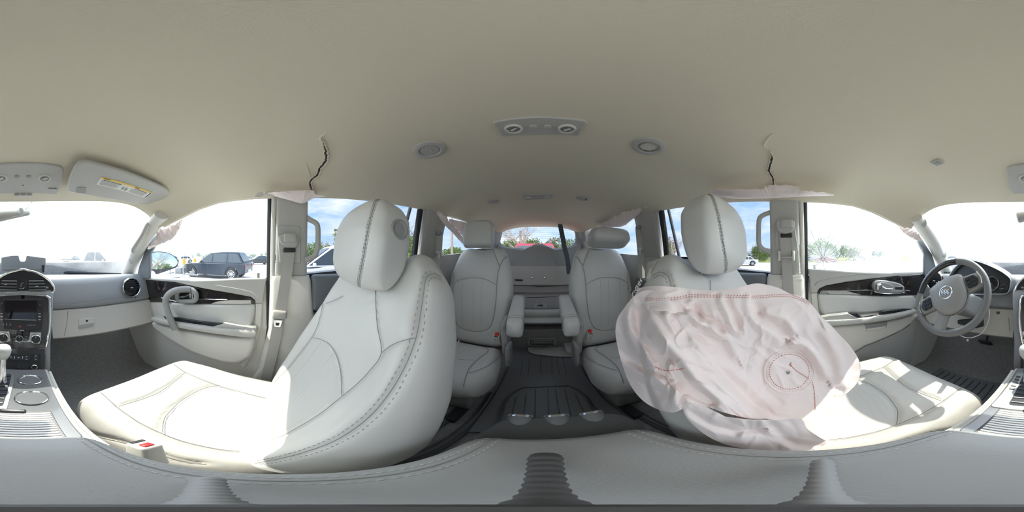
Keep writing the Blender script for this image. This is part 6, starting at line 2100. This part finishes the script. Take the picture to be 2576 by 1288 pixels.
def car(pos, heading, paint, label, L=4.6, W=1.85, H=1.70, style='suv', group='parked vehicles'):
    t = thing({'suv': 'parked_suv', 'van': 'parked_van', 'sedan': 'parked_car', 'pickup': 'pickup_truck'}[style], label, 'vehicle', V(pos[0], pos[1], GROUND), group=group)
    ch, sh = math.cos(heading), math.sin(heading)          # heading: direction of the nose in the ground plane
    fx, sx = V(ch, sh, 0), V(-sh, ch, 0)
    def P(a, b_, c):
        return V(pos[0], pos[1], GROUND) + fx * a + sx * b_ + V(0, 0, c)
    wr = .345
    fa, ra = L * .5 - .88, -L * .5 + .86
    belt = {'suv': .98, 'van': 1.02, 'sedan': .90, 'pickup': 1.02}[style]
    nose = {'suv': .92, 'van': .86, 'sedan': .78, 'pickup': 1.05}[style]
    prof = [(-L / 2 + .02, .42), (-L / 2, .62), (-L / 2 + .03, belt - .05), (-L / 2 + .10, belt), (L * .16, belt), (L * .34, nose + .04), (L / 2 - .12, nose - .10), (L / 2, .60), (L / 2 - .03, .30)]
    def arch(cx):
        return [(cx + (wr + .07) * math.cos(a), wr + (wr + .07) * math.sin(a)) for a in np.linspace(-.25, PI + .25, 14)]
    low = prof + arch(fa) + arch(ra)
    m = MB()
    m.loft([[P(a, b_ * W / 2, c) for a, c in low] for b_ in (-1, 1)])
    body = m.build('body', paint, t, bevel=.06, seg=3)
    tops = {'suv': ((-L / 2 + .10, -L / 2 + .50, L * .02, L * .21), (H, H)), 'van': ((-L / 2 + .06, -L / 2 + .28, L * .10, L * .34), (H, H)),
            'sedan': ((-L / 2 + .55, -L / 2 + 1.2, L * .03, L * .22), (H, H)), 'pickup': ((-L * .10, -L * .05, L * .14, L * .25), (H, H))}[style]
    (x0, x1, x2, x3), _ = tops
    wb, wt = W / 2 * .95, W / 2 * .74
    gh = [[P(x0, s * wb, belt - .02), P(x1, s * wt, H - .03), P((x1 + x2) / 2, s * wt, H), P(x2, s * wt, H - .03), P(x3, s * wb, belt - .02)] for s in (-1, 1)]
    MB().loft(gh).build('cabin', paint, t, bevel=.05, seg=3)
    for s in (-1, 1):
        A = lambda x, f: P(x, s * (lerp(wb, wt, f) + .012), lerp(belt, H - .04, f))
        def sl(x, f):
            # stay inside the slanted cabin outline
            lo = lerp(x0, x1, f) + .10; hi = lerp(x3, x2, f) - .10
            return max(lo, min(hi, x))
        n = 2 if style == 'pickup' else 3
        edges = np.linspace(x0 + .05, x3 - .10, n + 1)
        for k in range(n):
            a, b_ = edges[k] + .04, edges[k + 1] - .04
            q = [A(sl(a, .06), .06), A(sl(b_, .06), .06), A(sl(b_, .86), .86), A(sl(a, .86), .86)]
            MB().prism(q, sx * (-s * .01)).build('side_window', 'car_glass', t)
        MB().rbox(P(x3 - .35, s * (W / 2 + .09), belt + .08), (.12, .18, .13) if abs(ch) > .7 else (.18, .12, .13), .04).build('door_mirror', paint, t)
        MB().rbox(P(-L / 2 + .06, s * (W / 2 - .14), belt - .16), (.16, .16, .20), .04).build('tail_light', 'tail_red', t)
        MB().rbox(P(L / 2 - .10, s * (W / 2 - .22), nose - .16), (.2, .2, .12), .04).build('headlight', 'lamp_lens', t)
        MB().rbox(P(-.25, s * (W / 2 + .008), belt - .20), (.16, .03, .03) if abs(ch) > .7 else (.03, .16, .03), .008).build('door_handle', paint, t)
        if style in ('suv',):
            MB().tube([P(x1, s * wt * .9, H + .02), P(x1 + .1, s * wt * .9, H + .06), P(x2 - .1, s * wt * .9, H + .06), P(x2, s * wt * .9, H + .02)], .018, 6).build('roof_rail', 'satin', t)
    for xa, xb, za in ((x3, x2, 0), (x0, x1, 1)):
        q = [P(lerp(xa, xb, f) + (.012 if za == 0 else -.012), s * lerp(wb, wt, f) * .9, lerp(belt, H - .03, f) + .012) for f, s in ((.08, -1), (.08, 1), (.88, 1), (.88, -1))]
        MB().prism(q, V(0, 0, .006)).build('windscreen' if za == 0 else 'rear_window', 'car_glass', t)
    for cx in (fa, ra):
        for s in (-1, 1):
            c = P(cx, s * (W / 2 - .10), wr)
            w = MB().lathe([(wr * .62, .11), (wr * .9, .115), (wr, .08), (wr, -.08), (wr * .9, -.1), (0, -.1)], c, sx * s, 28, caps=False).build('wheel', 'tyre', t)
            k = MB().lathe([(wr * .64, .11), (wr * .60, .085), (wr * .58, .05), (0, .05)], c, sx * s, 28, caps=False)
            k.build('rim', 'paint_black', w)
            k = MB()
            for q in range(10):
                a = 2 * PI * q / 10
                e = fx * math.cos(a) + V(0, 0, 1) * math.sin(a)
                k.tube([c + sx * s * .10 + e * wr * .1, c + sx * s * .095 + e * wr * .60], .022, 6)
            k.lathe([(wr * .65, .10), (wr * .65, .118), (wr * .58, .112)], c, sx * s, 28, caps=False)
            k.lathe([(0, .115), (wr * .14, .11), (wr * .16, .09)], c, sx * s, 14)
            k.build('spokes', 'alloy', w)
    MB().rbox(P(-L / 2 + .02, 0, .52), (.12, .5, .12) if abs(ch) > .7 else (.5, .12, .12), .02).build('number_plate', 'white', t)
    if style == 'pickup':
        MB().box(P(-L * .30, 0, belt + .01), (L * .36, W * .82, .03) if abs(ch) > .7 else (W * .82, L * .36, .03)).build('bed', 'paint_black', t)
    return t, P

def gpos(u, r):
    d = dirv(u, 644)
    return (CX + d.x * r, d.y * r)
def head(u, extra):
    """heading tangential to the view at column u (nose towards smaller u), turned by extra degrees"""
    d = dirv(u, 644)
    left = V(-d.y, d.x, 0)       # towards smaller u
    return math.atan2(left.y, left.x) + math.radians(extra)
suv, P_ = car(gpos(545, 11.0), math.radians(86), 'paint_navy', 'dusty dark navy suv with silver wheels beside the yard wreck', 4.55, 1.85, 1.68, 'suv')
van, P_ = car((6.9, -2.5), math.radians(90), 'paint_white', 'white minivan parked beside the passenger side rear door', 4.9, 1.95, 1.86, 'van')
pl = MB().prism([V(5.91, y, GROUND + z) for y, z in ((-.75, .62), (-.35, .62), (-.35, .86), (-.75, .86))], (-.004, 0, 0)).build('notice', 'white', van)
for k in range(6):
    MB().box(V(5.903, -.58 + .02 * (k % 2), GROUND + .82 - k * .034), (.002, .24, .012)).build('notice_line', 'ink', van)
car(gpos(232, 13.0), head(232, 168), 'paint_tan', 'tan pickup truck seen through the windscreen', 5.4, 1.95, 1.85, 'pickup')
car((.15, -6.3), math.radians(92), 'paint_red', 'red suv parked close behind the rear window', 4.7, 1.9, 1.93, 'suv')
car((-2.9, -8.2), math.radians(92), 'paint_white', 'white car parked beside the red suv', 4.7, 1.85, 1.45, 'sedan')
car(gpos(1868, 24), head(1868, 8), 'paint_silver', 'silver car driving along the road beyond the driver side', 4.4, 1.8, 1.45, 'sedan')
car(gpos(2078, 34), head(2078, 180), 'paint_red', 'red car seen through the shattered driver window', 4.6, 1.85, 1.45, 'sedan')
for u, r, c, h, lab_, stl in ((650, 27, 'paint_black', 20, 'black car in the yard row behind the navy suv', 'sedan'), (628, 40, 'paint_grey', 160, 'grey car far off behind the navy suv', 'sedan'), (678, 33, 'paint_black', -10, 'black suv at the end of the yard row', 'suv'), (460, 34, 'paint_white', 10, 'white car far off beyond the wreck', 'sedan'),
        (430, 42, 'paint_grey', 10, 'grey car far off above the door mirror', 'sedan'), (175, 22, 'paint_black', 60, 'black car beside the tan pickup truck', 'sedan'), (2390, 40, 'paint_grey', 0, 'grey car far off beyond the steering wheel', 'sedan'), (2160, 48, 'paint_white', 10, 'white car far off beyond the driver window', 'sedan'), (2045, 40, 'paint_grey', 5, 'grey car at the rear edge of the driver window', 'sedan')):
    car(gpos(u, r), head(u, h), c, lab_, 4.5, 1.82, 1.45 if stl == 'sedan' else 1.7, stl)

# stripped front end of a wreck beside the navy suv
wk = thing('wrecked_front_end', 'stripped front end of a wrecked vehicle in the yard', 'wreck', V(*gpos(462, 9.2), GROUND))
rnd = random.Random(11)
w0 = V(*gpos(470, 9.2), GROUND)
for a, b_ in (((0, -.2, .25), (-.2, 1.5, .30)), ((.9, -.2, .25), (.7, 1.5, .32)), ((0, 1.5, .3), (.8, 1.5, .34)), ((0, .2, .25), (.1, .3, .85)), ((.9, .2, .25), (.85, .3, .85)), ((.1, .3, .85), (.85, .3, .85)), ((-.1, 1.2, .3), (0, 1.1, .75)), ((0, 1.1, .75), (.8, 1.1, .78))):
    MB().tube([w0 + V(*a), w0 + V(*a).lerp(V(*b_), .5) + V(rnd.uniform(-.05, .05), 0, rnd.uniform(-.05, .05)), w0 + V(*b_)], .045, 8).build('frame_rail', 'metal_bare', wk)
MB().rbox(w0 + V(.4, .7, .55), (.6, .5, .4), .08).build('engine', 'paint_grey', wk)
MB().rbox(w0 + V(.4, .1, .75), (1.2, .08, .5), .03, Matrix.Rotation(.3, 3, 'Z')).build('bulkhead', 'paint_black', wk)
MB().rbox(w0 + V(.3, 1.4, .05), (1.4, .5, .1), .03, Matrix.Rotation(.2, 3, 'X')).build('bent_panel', 'metal_bare', wk)
for u, r, wh in ((463, 24, 'just past the wreck'), (490, 27, 'nearer the navy suv')):
    t = thing('orange_barrel', 'orange marker barrel standing in the yard ' + wh, 'barrel', V(*gpos(u, r), GROUND), group='orange barrels')
    MB().lathe([(.30, 0), (.28, .5), (.25, 1.0), (0, 1.02)], V(*gpos(u, r), GROUND), (0, 0, 1), 14).build('drum', 'orange', t)
    MB().lathe([(.272, .62), (.262, .80)], V(*gpos(u, r), GROUND), (0, 0, 1), 14, caps=False).build('white_band', 'white', t)

# exterior door mirror on the passenger side
dm_ = thing('door_mirror', 'white exterior door mirror outside the passenger window', 'mirror', V(1.0, .85, -.2))
zz = ZP(360, 560, 7.576)
mq = zz([(92, 640), (130, 575), (260, 550), (420, 560), (540, 600), (630, 670), (675, 740), (665, 810), (620, 860), (500, 905), (330, 965), (250, 985), (210, 930), (130, 890), (110, 760)])
MP0 = onx(412, 661, 1.02); MPn = V(-.35, -.93, .08).normalized()
mp = spl([onp(u, v, MP0, MPn) for u, v in mq], 3, True)
mcen = sum(mp, V(0, 0, 0)) / len(mp)
MB().loft([mp, [mcen + (p - mcen) * 1.03 + V(.02, .04, 0) for p in mp], [mcen + (p - mcen) * .95 + V(.04, .10, 0) for p in mp], [mcen + (p - mcen) * .6 + V(.06, .15, 0) for p in mp]], cap_ends=(False, True)).build('housing', 'paint_white', dm_, smooth=60)
gq = zz([(100, 650), (140, 590), (260, 565), (420, 575), (530, 612), (615, 680), (655, 745), (640, 800), (580, 845), (400, 880), (200, 890), (130, 870), (115, 760)])
MB().prism([p - MPn * .004 for p in spl([onp(u, v, MP0, MPn) for u, v in gq], 3, True)], -MPn * .004).build('mirror_glass', 'mirror', dm_) if 'mirror' in MAT else None
mat('mirror', (.55, .62, .62), .03, metal=1.0)
MB().prism([p + MPn * .002 for p in spl([onp(u, v, MP0, MPn) for u, v in gq], 3, True)], -MPn * .004).build('mirror_glass', 'mirror', dm_)
MB().prism([p for p in spl([onp(u, v, MP0, MPn) for u, v in mq], 3, True)], -MPn * .002).build('backing', 'black_plastic', dm_)
MB().rbox(V(.90, .90, -.20), (.16, .07, .05), .02).build('arm', 'paint_white', dm_)

# ------------------------------------------------------------------ trees and shrubs
def bare_tree(u, r, h, label, seed, mt='bark', spread=1.0, leaves=None):
    x, y = gpos(u, r)
    t = thing('bare_tree', label, 'tree', V(x, y, GROUND), group='bare trees')
    rnd = random.Random(seed)
    trunk, br = MB(), MB()
    tips = []
    def grow(p, d, L, rad, lev):
        n = 5
        pts, rr = [p.copy()], [rad]
        for k in range(n):
            d = (d + V(rnd.uniform(-.16, .16), rnd.uniform(-.16, .16), rnd.uniform(-.03, .10))).normalized()
            p = p + d * (L / n)
            pts.append(p.copy()); rr.append(rad * (1 - .62 * (k + 1) / n))
        (trunk if lev == 0 else br).tube(pts, rr, 7 if lev < 2 else 4)
        tips.append(pts[-1])
        if lev < 4:
            for q in range((6, 5, 4, 3)[lev]):
                k = rnd.randint(2, n)
                a = rnd.uniform(0, 2 * PI)
                tilt = rnd.uniform(.45, .95) * spread
                side = V(math.cos(a), math.sin(a), 0)
                nd = (d * math.cos(tilt) + side * math.sin(tilt)).normalized()
                grow(pts[k], nd, L * rnd.uniform(.5, .72), rr[k] * .62, lev + 1)
    grow(V(x, y, GROUND), V(0, 0, 1), h * .42, h * .026, 0)
    trunk.build('trunk', mt, t); br.build('branches', mt, t)['kind'] = 'stuff'
    return t
bare_tree(1316, 18, 10, 'tall bare tree standing behind the rear window', 5, 'bark_pale', 1.1)
bare_tree(1043, 25, 11, 'bare tree by the rear edge of the passenger rear door window', 6, 'bark', 1.1)
bare_tree(1690, 23, 8, 'bare pinkish tree beyond the driver side rear window', 8, 'bark_pale', 1.2)
bare_tree(1912, 58, 9, 'bare tree beyond the grab handle on the driver side', 9, 'bark_pale', 1.1)
bare_tree(1897, 72, 11, 'bare tree beyond the road near the silver car', 10, 'bark_pale', 1.1)
bare_tree(816, 40, 8, 'bare sapling above the white minivan', 12, 'bark', .9)

def bush(u, r, w, h, label, seed, mt='leaf', z0=.1, name='bush'):
    x, y = gpos(u, r)
    t = thing(name, label, 'shrub', V(x, y, GROUND), group='shrubs beyond the yard')
    rnd = random.Random(seed)
    m = MB()
    cl = [(rnd.uniform(-.7, .7) * w / 2, rnd.uniform(-.7, .7) * w / 2, rnd.uniform(.25, .8) * h, rnd.uniform(.22, .4) * h) for _ in range(9)]
    s = .045 * max(h, 2.0)
    for k in range(1500):
        cx, cy, cz, cr = cl[k % 9]
        a, b_ = rnd.uniform(0, 2 * PI), math.acos(rnd.uniform(-1, 1))
        q = cr * rnd.uniform(.55, 1.05)
        c = V(x + cx + q * math.sin(b_) * math.cos(a), y + cy + q * math.sin(b_) * math.sin(a), GROUND + max(.05, cz + q * math.cos(b_)))
        e1 = V(rnd.uniform(-1, 1), rnd.uniform(-1, 1), rnd.uniform(-1, 1)).normalized()
        e2 = e1.orthogonal().normalized()
        m.add([c - e1 * s, c + e2 * s * .6, c + e1 * s, c - e2 * s * .6], [(0, 1, 2, 3)])
    m.build('foliage', mt, t)['kind'] = 'stuff'
    st = MB()
    for k in range(5):
        a = rnd.uniform(0, 2 * PI)
        st.tube([V(x, y, GROUND), V(x + .2 * math.cos(a) * w, y + .2 * math.sin(a) * w, GROUND + h * .35), V(x + .35 * math.cos(a) * w, y + .35 * math.sin(a) * w, GROUND + h * .75)], [.03 * h / 2, .02 * h / 2, .006], 5)
    st.build('stem', 'bark', t)
    return t
bush(1272, 26, 2.6, 3.9, 'green shrub at the passenger side edge of the rear window', 1)
bush(1296, 31, 2.8, 4.0, 'green shrub between the tall bare tree and the rear window edge', 2)
bush(1336, 26, 2.6, 4.1, 'green shrub at the foot of the tall bare tree', 3)
bush(1354, 31, 2.6, 3.9, 'green shrub just beyond the foot of the tall bare tree', 31)
bush(1398, 27, 2.8, 4.5, 'dull shrub beside the dark strap in the rear window', 4, 'leaf_dull')
bush(1434, 32, 3.2, 4.4, 'yellow green shrub at the driver side edge of the rear window', 5)
bush(1042, 14, 1.8, 3.2, 'green shrub at the foot of the bare tree by the passenger rear door', 6)
bush(1060, 18, 2.2, 3.4, 'green shrub by the seal of the passenger rear door', 61)
bush(786, 30, 4, 4.4, 'green shrub seen through the passenger side grab handle', 7)
bush(895, 20, 4, 7.0, 'tall foliage behind the passenger headrest', 8, 'leaf_dull')
bush(1126, 20, 2.2, 2.6, 'low shrub beyond the passenger side quarter window', 9)
bush(1150, 24, 2.6, 2.6, 'low shrub by the pole beyond the quarter window', 91)
bush(1658, 17, 2.2, 3.8, 'green shrub beyond the driver side rear door seal', 10)
bush(1674, 32, 4, 5.0, 'dull pinkish shrub under the bare pinkish tree', 11, 'leaf_pink')
bush(1904, 42, 6, 4.4, 'round green bush below the grab handle on the driver side', 12)
bush(1926, 52, 5, 3.8, 'dull bush by the far white wall', 13, 'leaf_dull')
bush(2070, 52, 7, 6.4, 'green tree crown above the red car', 14)
bush(2106, 66, 8, 6.2, 'green tree crown beside the red car', 15)
bush(2150, 56, 7, 4.6, 'green tree crown at the middle of the driver window', 16, 'leaf_dull')
bush(2030, 44, 5, 5.0, 'green shrub at the rear edge of the driver window', 17)
bush(2210, 70, 8, 4.0, 'pale shrub far beyond the driver window', 18, 'leaf_dull')
for k, (u, r) in enumerate(((480, 70), (520, 84), (600, 72), (640, 86), (672, 74))):
    bush(u, r, 9, 3.2, 'low hedge shrub on the horizon beyond the passenger window', 40 + k, 'leaf_dull')
for u, r, h, lab_ in ((1137, 16, 6.0, 'wooden utility pole beyond the passenger side quarter window'),):
    x, y = gpos(u, r)
    t = thing('street_pole', lab_, 'pole', V(x, y, GROUND))
    MB().lathe([(.14, 0), (.11, h), (0, h + .02)], V(x, y, GROUND), (0, 0, 1), 12).build('post', 'bark_pale', t)
    MB().box(V(x, y, GROUND + h - .4), (1.6, .1, .1)).build('crossarm', 'bark_pale', t)
x, y = gpos(1922, 95)
t = thing('street_building', 'long low white building far beyond the road on the driver side', 'building', V(x, y, GROUND))
MB().box(V(x, y, GROUND + 1.6), (6, 22, 3.2)).build('walls', 'wall_white', t)
MB().prism([V(x - 3.2, y - 11.3, GROUND + 3.2), V(x + 3.2, y - 11.3, GROUND + 3.2), V(x, y - 11.3, GROUND + 4.2)], (0, 22.6, 0)).build('roof', 'paint_grey', t)
for k in range(5):
    MB().box(V(x + 3.02, y - 8 + k * 4, GROUND + 1.7), (.06, 1.4, 1.1)).build('window', 'car_glass', t)
# ------------------------------------------------------------------ lift everything so that the ground lies at z = 0
for o in list(scene.objects):
    if o.parent is None and o.type not in ('CAMERA', 'LIGHT'):
        o.location.z += LIFT
